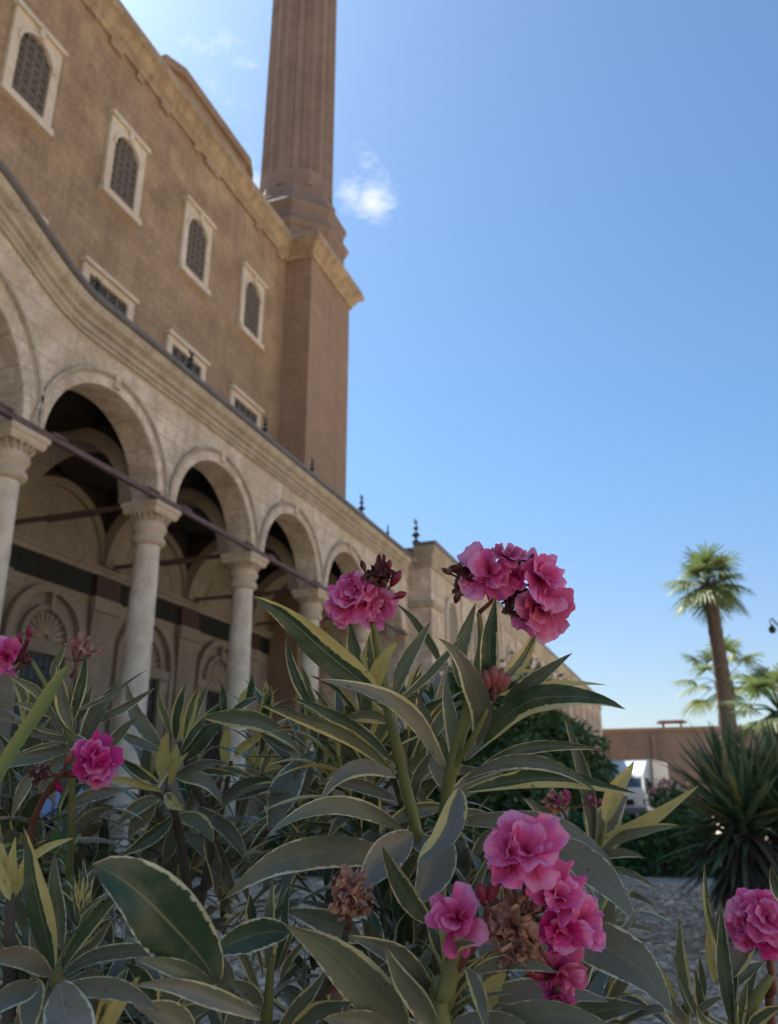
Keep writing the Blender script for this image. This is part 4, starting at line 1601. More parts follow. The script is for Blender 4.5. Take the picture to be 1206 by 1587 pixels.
class Petals:
    def __init__(s, seed):
        s.V, s.F, s.UV, s.A, s.n = [], [], [], [], 0
        s.r = random.Random(seed)

    def petal(s, c, f, out, L, W, cup, ruffle, curl, light=.5, nv=10, nu=11, crump=0.0):
        r = s.r
        f = np.array(f)
        sd = np.cross(f, out)
        sd /= np.linalg.norm(sd)
        ph = [r.uniform(0, 6.28) for _ in range(4)]
        fq = r.uniform(2.2, 3.8)
        notch = r.uniform(-.05, .12)
        skew = r.uniform(-.25, .25)
        rnd = r.random()
        o = s.n
        for i in range(nv):
            t = i / (nv - 1)
            ang = cup + curl * t * t + .12 * math.sin(ph[3] + 3 * t)
            if i == 0:
                p = np.array(c, float)
            else:
                p = p + (out * math.cos(ang) + f * math.sin(ang)) * L / (nv - 1)
            nr = f * math.cos(ang) - out * math.sin(ang)
            w_ = W * (.12 + .88 * t ** .7) * (1 - .16 * max(0, t - .7) / .3)
            for j in range(nu):
                x = 2 * j / (nu - 1) - 1
                wv = ruffle * L * t ** 1.4 * (math.sin(fq * x * 1.6 + ph[0]) * .6 + math.sin(5.3 * x + ph[1] + 2.6 * t) * .5 + .2 * math.sin(9 * x + ph[2]))
                q = p + sd * w_ * (x + skew * t * t) + nr * (wv + .22 * w_ * x * x)
                q = q + (out * math.cos(ang) + f * math.sin(ang)) * L * (-.30 * abs(x) ** 3 * t ** 2.5 - notch * max(0, 1 - abs(x) * 2.2) * t ** 6)
                if i == nv - 1:
                    q = q + (out * math.cos(ang) + f * math.sin(ang)) * L * r.uniform(-.045, .03)
                if crump:
                    q = q + np.array([r.gauss(0, 1), r.gauss(0, 1), r.gauss(0, 1)]) * crump * L * t
                s.V.append(q)
                s.UV.append((j / (nu - 1), t))
                s.A.append((rnd, light, 0, 1))
        s.F += [(o + i * nu + j, o + i * nu + j + 1, o + (i + 1) * nu + j + 1, o + (i + 1) * nu + j) for i in range(nv - 1) for j in range(nu - 1)]
        s.n += nv * nu

    def flower(s, c, f, R, ruffle=.16, layers=((5, .02, 1.12, 1.35), (4, .55, .86, 1.15), (2, 1.05, .55, .9)), droop=-.25):
        r = s.r
        f = np.array(f, float)
        f /= np.linalg.norm(f)
        a = np.cross(f, [.2, .3, .9])
        a /= np.linalg.norm(a)
        b = np.cross(f, a)
        a0 = r.uniform(0, 6.28)
        for li, (n, cup, l, w_) in enumerate(layers):
            for i in range(n):
                if li == 0 and r.random() < .16:
                    continue
                th = a0 + 2 * PI * i / n + li * .6 + r.uniform(-.42, .42)
                out = a * math.cos(th) + b * math.sin(th)
                s.petal(c - f * R * .35 + f * li * R * .03, f, out, R * l * r.uniform(.9, 1.15) * 1.15, R * w_ * .52 * r.uniform(.85, 1.15), cup + .2 + r.uniform(-.3, .3), ruffle * r.uniform(.6, 1.5), droop + r.uniform(-.7, .5), r.uniform(.25, .85))

    def wilt(s, c, R, n, crump=.07):
        r = s.r
        for i in range(n):
            v = np.array([r.gauss(0, 1), r.gauss(0, 1), r.gauss(0, 1)])
            v /= np.linalg.norm(v)
            out = np.cross(v, [r.gauss(0, 1), r.gauss(0, 1), r.gauss(0, 1)])
            out /= np.linalg.norm(out)
            s.petal(np.array(c) + v * R * r.uniform(0.0, .55), v, out, R * r.uniform(.5, .85), R * r.uniform(.26, .55), r.uniform(.2, 1.3), .3, r.uniform(-1.6, 1.8), r.uniform(.1, .9), crump=crump, nv=8, nu=7)

    def build(s, name, mat, parent):
        return mesh_obj(name, np.array(s.V), np.array(s.F), mat, parent, smooth=True, uv=np.array(s.UV), attr=np.array(s.A))


def bud_mesh(mb, c, d, L, R):
    d = np.array(d, float)
    d /= np.linalg.norm(d)
    pts = [np.array(c) + d * L * t for t in (0, .12, .3, .5, .7, .86, .96, 1.0)]
    mb.tube(pts, [R * q for q in (.35, .6, .85, 1.0, .92, .62, .3, .08)], 9)


def tocam(c):
    v = C0 - np.array(c)
    return v / np.linalg.norm(v)


def cluster(plant, stalk_from, center, d, flowers=(), wilts=(), buds=(), seed=1, stalkmat='stem_red', stalk_r=.0016):
    """an umbel at photo pixel center: flowers (px, py, r_px, (right, up, towards), material), wilts (px, py, r_px, material, n), buds (px, py, len_px, angle, material)"""
    r = random.Random(seed)
    cc_ = P(center[0], center[1], d)
    m = MB()
    s0 = np.array(stalk_from)
    m.tube([s0, s0 * .5 + cc_ * .5 + np.array([.002, 0, 0]), cc_], [stalk_r * 1.3, stalk_r * 1.1, stalk_r], 7)
    ends = [(f[0], f[1]) for f in flowers] + [(f[0], f[1]) for f in wilts] + [(f[0], f[1]) for f in buds]
    for i, (ex, ey) in enumerate(ends):
        e = P(ex, ey, d + .006)
        m.tube([cc_, cc_ * .5 + e * .5 + np.array([0, 0, -.003]), e], [stalk_r * .8, stalk_r * .7, stalk_r * .6], 6)
    cl = m.build('flower_cluster', M[stalkmat], plant)
    for i, (fx, fy, fr, fd, mt) in enumerate(flowers):
        c = P(fx, fy, d - .004 + r.uniform(-.004, .008))
        tc_ = tocam(c)
        f = RGT * fd[0] + UPV * fd[1] + tc_ * fd[2]
        p = Petals(seed * 31 + i)
        p.flower(c, f, .91 * fr * d / F)
        o = p.build('flower', M[mt], plant)
        o.parent = cl
        m = MB()                            # calyx
        fn = f / np.linalg.norm(f)
        R_ = fr * d / F
        for j in range(5):
            a = 2 * PI * j / 5
            sd = np.cross(fn, [.1, .4, .9])
            sd /= np.linalg.norm(sd)
            b_ = np.cross(fn, sd)
            o1 = sd * math.cos(a) + b_ * math.sin(a)
            m.tube([c - fn * R_ * .75, c - fn * R_ * .5 + o1 * R_ * .12, c - fn * R_ * .2 + o1 * R_ * .2], [R_ * .06, R_ * .07, R_ * .01], 5)
        o = m.build('calyx', M['stem_red'], plant)
        o.parent = cl
    for i, (fx, fy, fr, mt, n) in enumerate(wilts):
        p = Petals(seed * 57 + i)
        p.wilt(P(fx, fy, d + r.uniform(-.004, .006)), fr * d / F, n)
        o = p.build('withered_flower', M[mt], plant)
        o.parent = cl
    for i, (fx, fy, fl, an, mt) in enumerate(buds):
        m = MB()
        dd = RGT * math.cos(an) + UPV * math.sin(an) + tocam(cc_) * r.uniform(-.2, .4)
        bud_mesh(m, P(fx, fy, d), dd, fl * d / F, fl * d / F * .26)
        o = m.build('flower_bud', M[mt], plant)
        o.parent = cl
    return cl


def stemline(plant, pts, rad, mat='stem', ground=True, name='stem'):
    """stem through (px, py, d) points, carried down to the soil"""
    q = [P(*p) for p in pts]
    rr_ = list(rad) if hasattr(rad, '__len__') else [rad] * len(q)
    if ground:
        b = q[0]
        g0 = np.array([b[0] * .97 + .01, b[1] + .03, 0.0])
        if b[2] > .05:
            q = [g0, (g0 * .45 + b * .55)] + q
            rr_ = [rr_[0] * 1.7, rr_[0] * 1.3] + rr_
    m = MB()
    # smooth with a Catmull-Rom pass
    out, ro = [], []
    for i in range(len(q) - 1):
        p0, p1, p2, p3 = q[max(i - 1, 0)], q[i], q[i + 1], q[min(i + 2, len(q) - 1)]
        for j in range(6):
            t = j / 6
            out.append(.5 * ((2 * p1) + (-p0 + p2) * t + (2 * p0 - 5 * p1 + 4 * p2 - p3) * t * t + (-p0 + 3 * p1 - 3 * p2 + p3) * t ** 3))
            ro.append(rr_[i] * (1 - t) + rr_[i + 1] * t)
    out.append(q[-1])
    ro.append(rr_[-1])
    m.tube(out, ro, 9)
    return m.build(name, M[mat], plant)


def bush(label, gx, d):
    return thing('oleander_bush', label, 'oleander', tuple(G(gx, d)), 'variegated oleanders in the gravel bed')


UPW = np.array([0, 0, 1.0])

# ================================================================== central bush
A = bush('tallest variegated oleander with two pink flower heads against the sky', 665, .72)
L = Leaves(101)
stemline(A, [(690, 1600, .72), (655, 1340, .72), (625, 1200, .72), (600, 1090, .72), (585, 1000, .72), (578, 965, .72)], [.0060, .0056, .005, .0045, .0035, .0022])
stemline(A, [(684, 1420, .70), (682, 1330, .70), (698, 1200, .69), (728, 1090, .68), (745, 1000, .68), (742, 950, .68)], [.0056, .0054, .0054, .0046, .0028, .002])
stemline(A, [(700, 1195, .69), (735, 1140, .67), (762, 1085, .665)], [.0030, .0025, .0016], ground=False, name='branch')
D1, D2 = .72, .69
rows = [  # base, tip, width, bow, depths, yellow, kind, roll
    (592, 1090, 390, 923, 60, -10, .71, .66, .62, 0, .05, .0782), (690, 1195, 494, 1052, 34, -38, .69, .64, .35, .8, -.3), (606, 1192, 398, 1098, 30, -20, .71, .66, .5, .3, .5),
    (606, 1180, 448, 1083, 28, -16, .72, .74, .35, .1, .3), (583, 1078, 619, 993, 30, 12, .715, .69, .95, .2, 0), (611, 1078, 669, 963, 30, 6, .72, .73, .15, .2, 0),
    (608, 1092, 727, 972, 17, -8, .72, .70, .55, .3, .5), (683, 1030, 613, 936, 18, -9, .74, .74, .2, .1, .3), (580, 1082, 506, 955, 9, 0, .72, .72, .8, .2, .4),
    (570, 1062, 543, 962, 32, 6, .75, .76, .75, .0, 0), (486, 1100, 443, 984, 22, 8, .76, .76, .35, .1, 0), (590, 1052, 587, 985, 20, 0, .73, .73, .25, 0, 0),
    (577, 1048, 572, 984, 16, 0, .74, .74, .6, 0, 0), (614, 1205, 496, 1246, 32, -34, .71, .64, .45, .8, -.2), (628, 1290, 417, 1290, 36, -42, .70, .60, .15, .45, .1),
    (612, 1240, 488, 1212, 26, -10, .76, .76, .1, .6, 0), (622, 1338, 352, 1396, 62, -46, .68, .56, .12, .35, .15), (640, 1292, 553, 1392, 66, -10, .66, .6, .05, 1, .2),
    (712, 1222, 643, 1340, 52, 16, .66, .57, .80, .85, 0, .2374), (690, 1290, 638, 1405, 76, 8, .7, .66, .05, 1, 0), (668, 1432, 593, 1312, 40, 8, .60, .56, .35, 0, .1),
    (738, 1155, 686, 990, 46, -26, .685, .62, .30, .65, 0), (757, 1082, 769, 924, 38, 4, .67, .66, .35, .0, 0), (714, 1066, 738, 934, 32, 8, .71, .72, .25, 0, .2),
    (772, 1062, 835, 972, 30, -6, .70, .72, .7, 0, 0), (757, 1135, 886, 1011, 38, 6, .69, .66, .22, .35, .1), (748, 1155, 970, 1098, 50, 48, .685, .62, .35, 0, -.1, .0782),
    (770, 1078, 943, 1057, 15, 6, .71, .70, .95, .1, .3), (765, 1056, 830, 1040, 14, 7, .72, .72, .95, .1, .2), (733, 1202, 938, 1165, 24, 26, .69, .66, .4, .15, .1),
    (718, 1208, 926, 1230, 28, 38, .69, .64, .3, .45, .2), (718, 1227, 988, 1232, 36, 20, .69, .63, .85, .1, .2, .2374), (712, 1200, 692, 1038, 30, 4, .70, .71, .2, .3, 0),
    (690, 1165, 636, 1052, 12, 0, .73, .74, .3, .3, .3), (668, 1150, 719, 1085, 26, 10, .73, .72, .2, .4, 0), (690, 1222, 668, 1128, 34, 5, .72, .74, .1, .9, 0),
    (640, 1245, 676, 1158, 22, 8, .73, .72, .2, .4, .1), (622, 1240, 662, 1200, 16, 6, .74, .74, .9, .2, 0), (704, 1275, 954, 1336, 36, 30, .68, .58, .08, .7, .2),
    (845, 1300, 988, 1430, 62, 14, .64, .58, .08, .75, .2), (700, 1240, 775, 1195, 40, 6, .72, .74, .15, .8, .1), (660, 1250, 600, 1170, 22, -6, .75, .77, .3, .5, 0),
    (690, 1250, 590, 1290, 30, -12, .74, .70, .4, .3, .2), (700, 1260, 790, 1300, 26, 12, .74, .72, .15, .6, .1), (630, 1300, 700, 1350, 40, 8, .72, .70, .1, .9, .2),
    (605, 1105, 560, 1060, 30, -4, .76, .78, .5, .2, 0), (610, 1120, 520, 1120, 24, -10, .76, .76, .6, .3, .2), (598, 1100, 640, 1030, 22, 4, .76, .77, .4, .3, 0),
    (720, 1180, 800, 1110, 24, 6, .74, .76, .3, .4, .1), (705, 1200, 660, 1110, 18, -4, .75, .76, .35, .2, .2), (716, 1215, 860, 1190, 22, 14, .72, .72, .3, .5, .3)]
for b_ in rows:
    bx, by, tx, ty, w_, sg, d0, d1, ye, ki, ro = b_[:11]
    L.px(bx, by, tx, ty, w_, sg, d0, d1, ye, ki, ro, rnd=b_[11] if len(b_) > 11 else None)
L.shoot(P(560, 1085, .80), UPW * 1 + RGT * -.1, 16, .095, .011, .006, .82, spread=(.08, 1.1))
L.shoot(P(520, 1150, .84), UPW * 1 + RGT * -.3, 14, .09, .011, .006, .85, spread=(.08, 1.1))
L.shoot(P(640, 1110, .84), UPW * 1 + RGT * .1, 12, .085, .010, .006, .7, spread=(.08, 1.0))
L.shoot(P(600, 1130, .9), UPW + RGT * .2, 18, .10, .011, .008, .5)
L.shoot(P(650, 1180, .86), UPW + RGT * .3, 16, .10, .012, .010, .25)
L.shoot(P(540, 1230, .85), UPW + RGT * -.4, 14, .10, .012, .010, .25)
L.shoot(P(640, 1330, .82), UPW + RGT * .4, 14, .11, .013, .012, .2)
L.shoot(P(740, 1330, .85), UPW + RGT * .5, 16, .11, .013, .012, .25)
L.shoot(P(620, 1420, .8), UPW, 14, .10, .012, .012, .25)
for i_, (fx_, fy_, fd_) in enumerate([(560, 1300, 0.92), (520, 1380, 0.86), (640, 1480, 0.78), (700, 1360, 0.86), (480, 1120, 0.98), (600, 1400, 0.9), (560, 1180, 0.95), (680, 1120, 0.9)]):
    L.shoot(P(fx_, fy_, fd_), UPW + RGT * L.r.uniform(-.45, .45), 20, .105, .0125, .007, .12 + .4 * (i_ % 2 == 0), spread=(.3, 1.75), kind=.15 + .25 * (i_ % 4))
L.build('foliage', A)
cluster(A, P(578, 968, .72), (568, 945, .72), .72,
        flowers=[(543, 922, 43, (-.25, .45, .9), 'petal'), (590, 940, 36, (.3, -.35, .9), 'petal_dusky'), (522, 945, 26, (-.8, -.2, .5), 'petal'), (560, 905, 30, (.1, .8, .5), 'petal')],
        wilts=[(588, 893, 26, 'wilt_dark', 30), (596, 882, 16, 'wilt_dark', 14), (545, 895, 12, 'petal_dusky', 6)],
        buds=[(606, 908, 30, 1.0, 'bud'), (608, 926, 24, .3, 'bud'), (566, 885, 18, 1.9, 'wilt_dark'), (600, 885, 20, 1.3, 'bud'), (585, 872, 14, 1.3, 'wilt_dark')], seed=3)
cluster(A, P(742, 950, .68), (775, 915, .68), .68,
        flowers=[(757, 882, 44, (-.1, .35, .8), 'petal'), (790, 858, 26, (.3, .8, .5), 'petal_dusky'), (846, 893, 46, (.55, .4, .7), 'petal'), (845, 945, 52, (.4, -.35, .9), 'petal_dusky'), (800, 890, 22, (.2, .1, .9), 'petal_hot'), (752, 912, 22, (-.2, -.8, .6), 'petal')],
        wilts=[(718, 895, 24, 'wilt_dark', 30), (716, 912, 16, 'wilt_dark', 12), (797, 928, 26, 'wilt_dark', 34), (805, 945, 16, 'wilt_dark', 14), (800, 872, 18, 'wilt_dark', 14), (818, 868, 12, 'wilt_dark', 6)],
        buds=[(700, 890, 18, 2.6, 'wilt_dark'), (712, 915, 22, 4.4, 'wilt_dark'), (825, 872, 14, 1.5, 'wilt_dark'), (800, 895, 22, .8, 'petal_hot')], seed=4)
cluster(A, P(762, 1085, .665), (765, 1075, .665), .665, buds=[(757, 1068, 34, 1.75, 'budpink'), (763, 1064, 36, 1.5, 'budpink'), (770, 1068, 34, 1.3, 'budpink'), (776, 1072, 32, 1.15, 'budpink'), (766, 1074, 28, 1.4, 'budpink'), (753, 1074, 26, 1.9, 'budpink')], seed=6)

# ================================================================== front bush with the low flower head
B = bush('nearest oleander in front with a drooping pink and tan flower head', 700, .50)
L = Leaves(202)
stemline(B, [(682, 1610, .52), (690, 1540, .52), (706, 1490, .52), (735, 1440, .515), (770, 1420, .51)], [.0075, .0066, .0050, .0034, .0026])
stemline(B, [(706, 1500, .52), (745, 1450, .51), (757, 1405, .505)], [.004, .0022, .0016], 'stem_red', ground=False, name='branch')
for b_ in [(700, 1500, 770, 1300, 22, 6, .54, .55, .7, .2, .1), (790, 1412, 790, 1340, 20, 4, .55, .55, .6, 0, .1), (775, 1410, 768, 1330, 18, 4, .56, .56, .8, 0, .1), (850, 1432, 1046, 1572, 88, 24, .57, .52, .02, .5, .15),
           (744, 1545, 945, 1555, 46, 14, .54, .53, .12, .9, .2), (722, 1500, 752, 1600, 30, 8, .50, .46, .5, .5, .1), (730, 1508, 865, 1508, 28, 16, .51, .49, .2, .1, .2),
           (745, 1560, 785, 1505, 40, 0, .53, .53, 1, .1, .1), (695, 1500, 660, 1420, 26, 0, .55, .56, .5, .2, .1), (680, 1590, 600, 1470, 46, 8, .52, .5, .2, .3, .2), (700, 1480, 735, 1462, 26, 8, .51, .48, .8, .2, .3),
           (700, 1590, 850, 1640, 60, 20, .5, .45, .1, .8, .1), (740, 1590, 960, 1600, 50, 22, .5, .45, .12, .5, .1), (670, 1540, 640, 1480, 40, 0, .56, .56, .2, .6, .1), (690, 1520, 705, 1455, 22, 3, .53, .54, .9, .3, 0),
           (850, 1600, 1000, 1560, 50, 10, .55, .52, .1, .3, .1), (690, 1560, 770, 1470, 22, 6, .54, .55, .85, .2, .2)]:
    bx, by, tx, ty, w_, sg, d0, d1, ye, ki, ro = b_
    L.px(bx, by, tx, ty, w_, sg, d0, d1, ye, ki, ro)
L.shoot(P(700, 1490, .54), UPW + RGT * .2, 12, .055, .008, .004, .8, spread=(.1, .9))
L.shoot(P(900, 1560, .62), UPW + RGT * .3, 16, .10, .013, .008, .2)
L.shoot(P(800, 1600, .62), UPW - RGT * .1, 16, .10, .013, .008, .25)
for i_, (fx_, fy_, fd_) in enumerate([(860, 1390, 0.78), (770, 1390, 0.8), (940, 1470, 0.74), (760, 1560, 0.62)]):
    L.shoot(P(fx_, fy_, fd_), UPW + RGT * L.r.uniform(-.45, .45), 20, .105, .0125, .007, .12 + .4 * (i_ % 2 == 0), spread=(.3, 1.75), kind=.15 + .25 * (i_ % 4))
L.build('foliage', B)
cluster(B, P(770, 1420, .51), (810, 1420), .505,
        flowers=[(815, 1312, 58, (.1, .55, .8), 'petal'), (782, 1322, 40, (-.5, .3, .8), 'petal'), (868, 1385, 46, (.4, .2, .8), 'petal'), (905, 1425, 48, (.7, .2, .6), 'petal'), (872, 1445, 40, (.2, -.5, .8), 'petal_hot'), (702, 1425, 44, (-.45, .1, .85), 'petal'), (868, 1515, 44, (.2, -.5, .85), 'petal_dusky'), (862, 1550, 30, (-.1, -.8, .5), 'petal')],
        wilts=[(798, 1432, 50, 'wilt_tan', 46), (806, 1470, 40, 'wilt_tan', 30), (826, 1395, 22, 'wilt_tan', 14), (855, 1465, 20, 'petal_hot', 10), (735, 1440, 16, 'petal_hot', 8), (862, 1545, 34, 'petal_dusky', 14)],
        buds=[(748, 1400, 36, 1.7, 'bud'), (757, 1396, 34, 1.2, 'bud'), (765, 1390, 30, 1.45, 'bud'), (815, 1505, 34, -.3, 'bud'), (770, 1345, 28, -1.4, 'petal_hot')], seed=9, stalk_r=.002)

# ================================================================== right-hand shoot behind the big one
Cb = bush('oleander shoot with wide yellow leaves in front of the white truck', 950, .98)
L = Leaves(303)
stemline(Cb, [(935, 1420, .98), (930, 1330, .98), (938, 1270, .98)], [.0055, .005, .003])
stemline(Cb, [(930, 1330, .98), (900, 1330, .99), (880, 1275, .99)], [.003, .0026, .0018], ground=False, name='branch')
for b_ in [(938, 1275, 984, 1180, 34, 6, .97, .98, 1, .3, 0), (922, 1318, 972, 1232, 56, 6, 1.0, 1.01, .3, 1, 0), (938, 1295, 1079, 1216, 24, -12, .97, .93, .95, .3, .2), (928, 1322, 1054, 1278, 26, 12, .97, .92, .85, .3, .2),
           (918, 1315, 872, 1106, 28, -12, 1.0, 1.02, .3, .5, .1), (930, 1318, 898, 1160, 22, -4, 1.02, 1.03, .2, .3, .1), (850, 1278, 811, 1236, 20, -4, .98, .98, .15, .2, 0), (930, 1348, 1016, 1377, 16, 8, .95, .92, .3, .5, .2),
           (950, 1384, 1018, 1407, 13, 6, .95, .92, .3, .4, .2), (945, 1432, 1016, 1447, 13, 5, .9, .88, .4, .3, .2), (930, 1330, 1000, 1330, 18, 8, .97, .95, .3, .4, .2), (920, 1330, 870, 1280, 20, -4, .98, .98, .3, .5, .1), (925, 1335, 985, 1290, 16, 6, 1, 1, .9, .3, .1)]:
    bx, by, tx, ty, w_, sg, d0, d1, ye, ki, ro = b_
    L.px(bx, by, tx, ty, w_, sg, d0, d1, ye, ki, ro)
L.shoot(P(920, 1330, 1.02), UPW, 12, .09, .011, .008, .5)
L.build('foliage', Cb)
cluster(Cb, P(880, 1275, .99), (868, 1252), .99, wilts=[(862, 1245, 22, 'wilt_tan', 18), (872, 1240, 18, 'petal_dusky', 8), (920, 1243, 12, 'petal_dusky', 6)], seed=12)

# ================================================================== right edge bush
Db = bush('oleander at the right edge with one fresh pink flower head and upright leaves', 1150, .62)
L = Leaves(404)
stemline(Db, [(1200, 1620, .62), (1198, 1530, .62), (1190, 1470, .62)], [.0035, .003, .0022], 'stem_red')
stemline(Db, [(1140, 1640, .62), (1165, 1560, .62), (1197, 1510, .62)], [.005, .0045, .003])
stemline(Db, [(1068, 1640, .66), (1066, 1560, .66)], [.004, .003])
for b_ in [(1136, 1592, 1118, 1396, 28, 5, .62, .62, .15, .05, 0), (1126, 1505, 1092, 1342, 18, 8, .64, .63, .8, 0, 0), (1070, 1565, 1053, 1424, 24, 5, .66, .66, .45, .1, 0), (1108, 1525, 1098, 1424, 16, 2, .66, .66, .95, .2, 0),
           (1050, 1548, 1008, 1474, 20, 6, .67, .67, .95, .3, 0), (1102, 1610, 1042, 1474, 13, 5, .64, .64, .2, .2, 0), (1092, 1545, 1084, 1480, 14, 0, .67, .67, .3, .2, 0), (1134, 1515, 1178, 1452, 32, 6, .64, .65, .35, .5, 0),
           (1140, 1525, 1186, 1490, 26, 4, .65, .66, .3, .2, 0), (1066, 1592, 1034, 1530, 34, 8, .65, .65, .3, .9, 0), (1072, 1578, 1126, 1545, 14, 6, .65, .64, .3, .3, 0), (1216, 1405, 1196, 1338, 20, 4, .6, .6, .35, .1, 0),
           (1148, 1592, 1160, 1520, 18, 4, .62, .62, .6, .2, 0), (1156, 1590, 1175, 1500, 20, 6, .63, .64, .4, .3, 0), (1120, 1600, 1080, 1560, 26, 8, .62, .6, .4, .5, 0), (1160, 1600, 1215, 1560, 24, 8, .62, .6, .6, .2, 0),
           (1090, 1600, 1075, 1500, 22, -4, .66, .66, .6, .3, 0), (1135, 1590, 1142, 1470, 20, 3, .64, .65, .2, .1, 0)]:
    bx, by, tx, ty, w_, sg, d0, d1, ye, ki, ro = b_
    L.px(bx, by, tx, ty, w_, sg, d0, d1, ye, ki, ro)
L.build('foliage', Db)
cluster(Db, P(1190, 1480, .62), (1182, 1450), .62,
        flowers=[(1160, 1412, 36, (-.45, .5, .7), 'petal'), (1188, 1420, 38, (.1, .4, .9), 'petal'), (1152, 1432, 34, (-.7, -.1, .7), 'petal'), (1178, 1455, 36, (-.1, -.4, .9), 'petal_hot'), (1212, 1440, 38, (.4, .1, .9), 'petal')], seed=15)

# ================================================================== left middle bush: three whorls
Eb = bush('oleander with two bright yellow leaf whorls in front of the columns', 270, .98)
L = Leaves(505)
DE = .96
stemline(Eb, [(300, 1480, 1.0), (285, 1340, .98), (272, 1265, .96), (258, 1222, .96)], [.006, .0055, .0045, .003], 'oldstem')
stemline(Eb, [(300, 1480, 1.0), (330, 1300, 1.0), (300, 1215, .99), (278, 1150, .98)], [.006, .005, .004, .003], 'oldstem')
stemline(Eb, [(330, 1300, 1.0), (345, 1250, 1.0), (358, 1180, 1.0)], [.004, .0035, .0025], 'oldstem', ground=False, name='branch')
stemline(Eb, [(300, 1390, 1.0), (375, 1325, 1.05), (440, 1262, 1.1)], [.006, .005, .003], 'oldstem', ground=False, name='branch')
for b_ in [(250, 1162, 196, 1058, 30, 10, .98, .97, .1, .45, 0), (262, 1132, 246, 1067, 15, 2, .99, .99, .5, .1, 0), (272, 1148, 286, 1058, 24, 2, .98, .98, .8, 0, 0), (284, 1150, 309, 1060, 24, 2, .98, .98, .9, 0, 0), (292, 1140, 325, 1056, 18, 2, .99, 1, .4, .2, 0),
           (280, 1168, 344, 1086, 17, 4, .97, .97, .4, 0, 0), (285, 1178, 350, 1118, 40, 6, .99, 1, .1, 0, 0), (250, 1162, 177, 1126, 20, 6, .95, .92, .1, .7, 0), (314, 1112, 468, 1167, 36, 22, .93, .9, .6, .3, 0), (405, 1138, 451, 1202, 22, 10, .95, .94, .1, .4, 0),
           (348, 1108, 343, 1056, 15, 0, 1, 1, .1, 0, 0), (384, 1092, 391, 1044, 16, -2, 1.02, 1.02, .15, 0, 0), (374, 1098, 384, 1064, 14, 2, 1.01, 1.01, .95, .2, 0), (360, 1102, 405, 1080, 14, 2, 1, 1, .2, .1, 0),
           (252, 1208, 262, 1131, 26, 4, .95, .95, 1, .15, 0), (264, 1200, 273, 1151, 18, -2, .95, .95, 1, .1, 0), (262, 1216, 294, 1164, 16, 4, .94, .93, 1, .1, 0), (246, 1216, 182, 1172, 22, 2, .95, .93, .65, 0, 0), (250, 1226, 152, 1209, 15, -6, .95, .92, 1, .1, .3),
           (258, 1228, 286, 1254, 24, -5, .95, .92, .9, .6, 0), (270, 1203, 345, 1244, 28, 14, .95, .91, .35, .45, 0), (278, 1264, 331, 1309, 32, 12, .95, .92, .35, .1, 0), (268, 1266, 184, 1326, 28, 6, .95, .92, .35, .1, 0), (246, 1236, 182, 1279, 28, -6, .96, .94, .25, .3, 0),
           (240, 1250, 200, 1302, 32, -6, .97, .96, .15, .6, 0), (304, 1250, 389, 1342, 30, 10, .98, .95, .2, .6, 0), (426, 1213, 334, 1249, 38, -8, .97, .94, .1, .4, 0), (274, 1206, 354, 1184, 20, 10, .97, .96, .15, .6, 0), (350, 1184, 355, 1121, 22, 2, .99, .99, 1, .3, 0),
           (364, 1172, 409, 1140, 18, 4, .99, .98, 1, .2, 0), (384, 1198, 406, 1152, 16, 4, 1.04, 1.05, 1, 0, 0), (384, 1198, 462, 1166, 16, 5, 1.04, 1.02, 1, 0, 0), (384, 1199, 442, 1188, 16, 3, 1.04, 1.02, 1, 0, 0), (385, 1198, 430, 1160, 18, 3, 1.05, 1.05, 1, 0, 0),
           (300, 1200, 372, 1205, 16, 8, .97, .95, .6, .2, 0), (345, 1190, 400, 1215, 14, 5, 1, .98, .7, .3, 0), (270, 1280, 250, 1345, 26, 4, 1, 1, .15, .6, 0), (285, 1290, 345, 1370, 30, 10, 1.02, 1, .1, .8, 0), (335, 1300, 372, 1400, 28, -6, 1.03, 1.02, .1, .9, 0),
           (290, 1300, 200, 1350, 30, -10, 1.04, 1.02, .1, .7, 0), (285, 1320, 270, 1420, 26, 5, 1.03, 1.02, .1, .9, 0), (320, 1290, 335, 1390, 28, 5, 1.0, 1.0, .3, .9, 0), (470, 1178, 417, 1291, 58, -6, .92, .86, .12, .35, 0), (488, 1165, 455, 1216, 26, -4, .92, .9, .1, .6, 0), (480, 1175, 478, 1240, 30, -5, .94, .92, .1, .9, 0),
           (485, 1275, 480, 1330, 30, 0, .95, .95, .1, .7, 0), (505, 1265, 508, 1330, 24, 0, .95, .95, .2, .5, 0), (440, 1270, 470, 1330, 12, 8, .97, .95, .8, .3, 0)]:
    bx, by, tx, ty, w_, sg, d0, d1, ye, ki, ro = b_
    L.px(bx, by, tx, ty, w_, sg, d0, d1, ye, ki, ro + L.r.uniform(-.3, .3))
L.shoot(P(300, 1190, 1.08), UPW + RGT * .1, 16, .10, .012, .008, .25)
L.shoot(P(410, 1110, 1.0), UPW, 14, .085, .010, .006, .8, spread=(.08, 1.1))
L.shoot(P(235, 1290, 1.1), UPW - RGT * .4, 14, .10, .012, .012, .15, kind=.6)
L.shoot(P(330, 1260, 1.12), UPW + RGT * .3, 16, .11, .012, .012, .15, kind=.7)
L.shoot(P(470, 1130, 1.05), UPW, 14, .10, .011, .010, .4)
for i_, (fx_, fy_, fd_) in enumerate([(450, 1230, 1.06), (400, 1180, 1.12), (200, 1400, 1.1), (260, 1400, 1.12), (330, 1330, 1.15), (370, 1270, 1.15), (230, 1180, 1.12)]):
    L.shoot(P(fx_, fy_, fd_), UPW + RGT * L.r.uniform(-.45, .45), 20, .105, .0125, .007, .12 + .4 * (i_ % 2 == 0), spread=(.3, 1.75), kind=.15 + .25 * (i_ % 4))
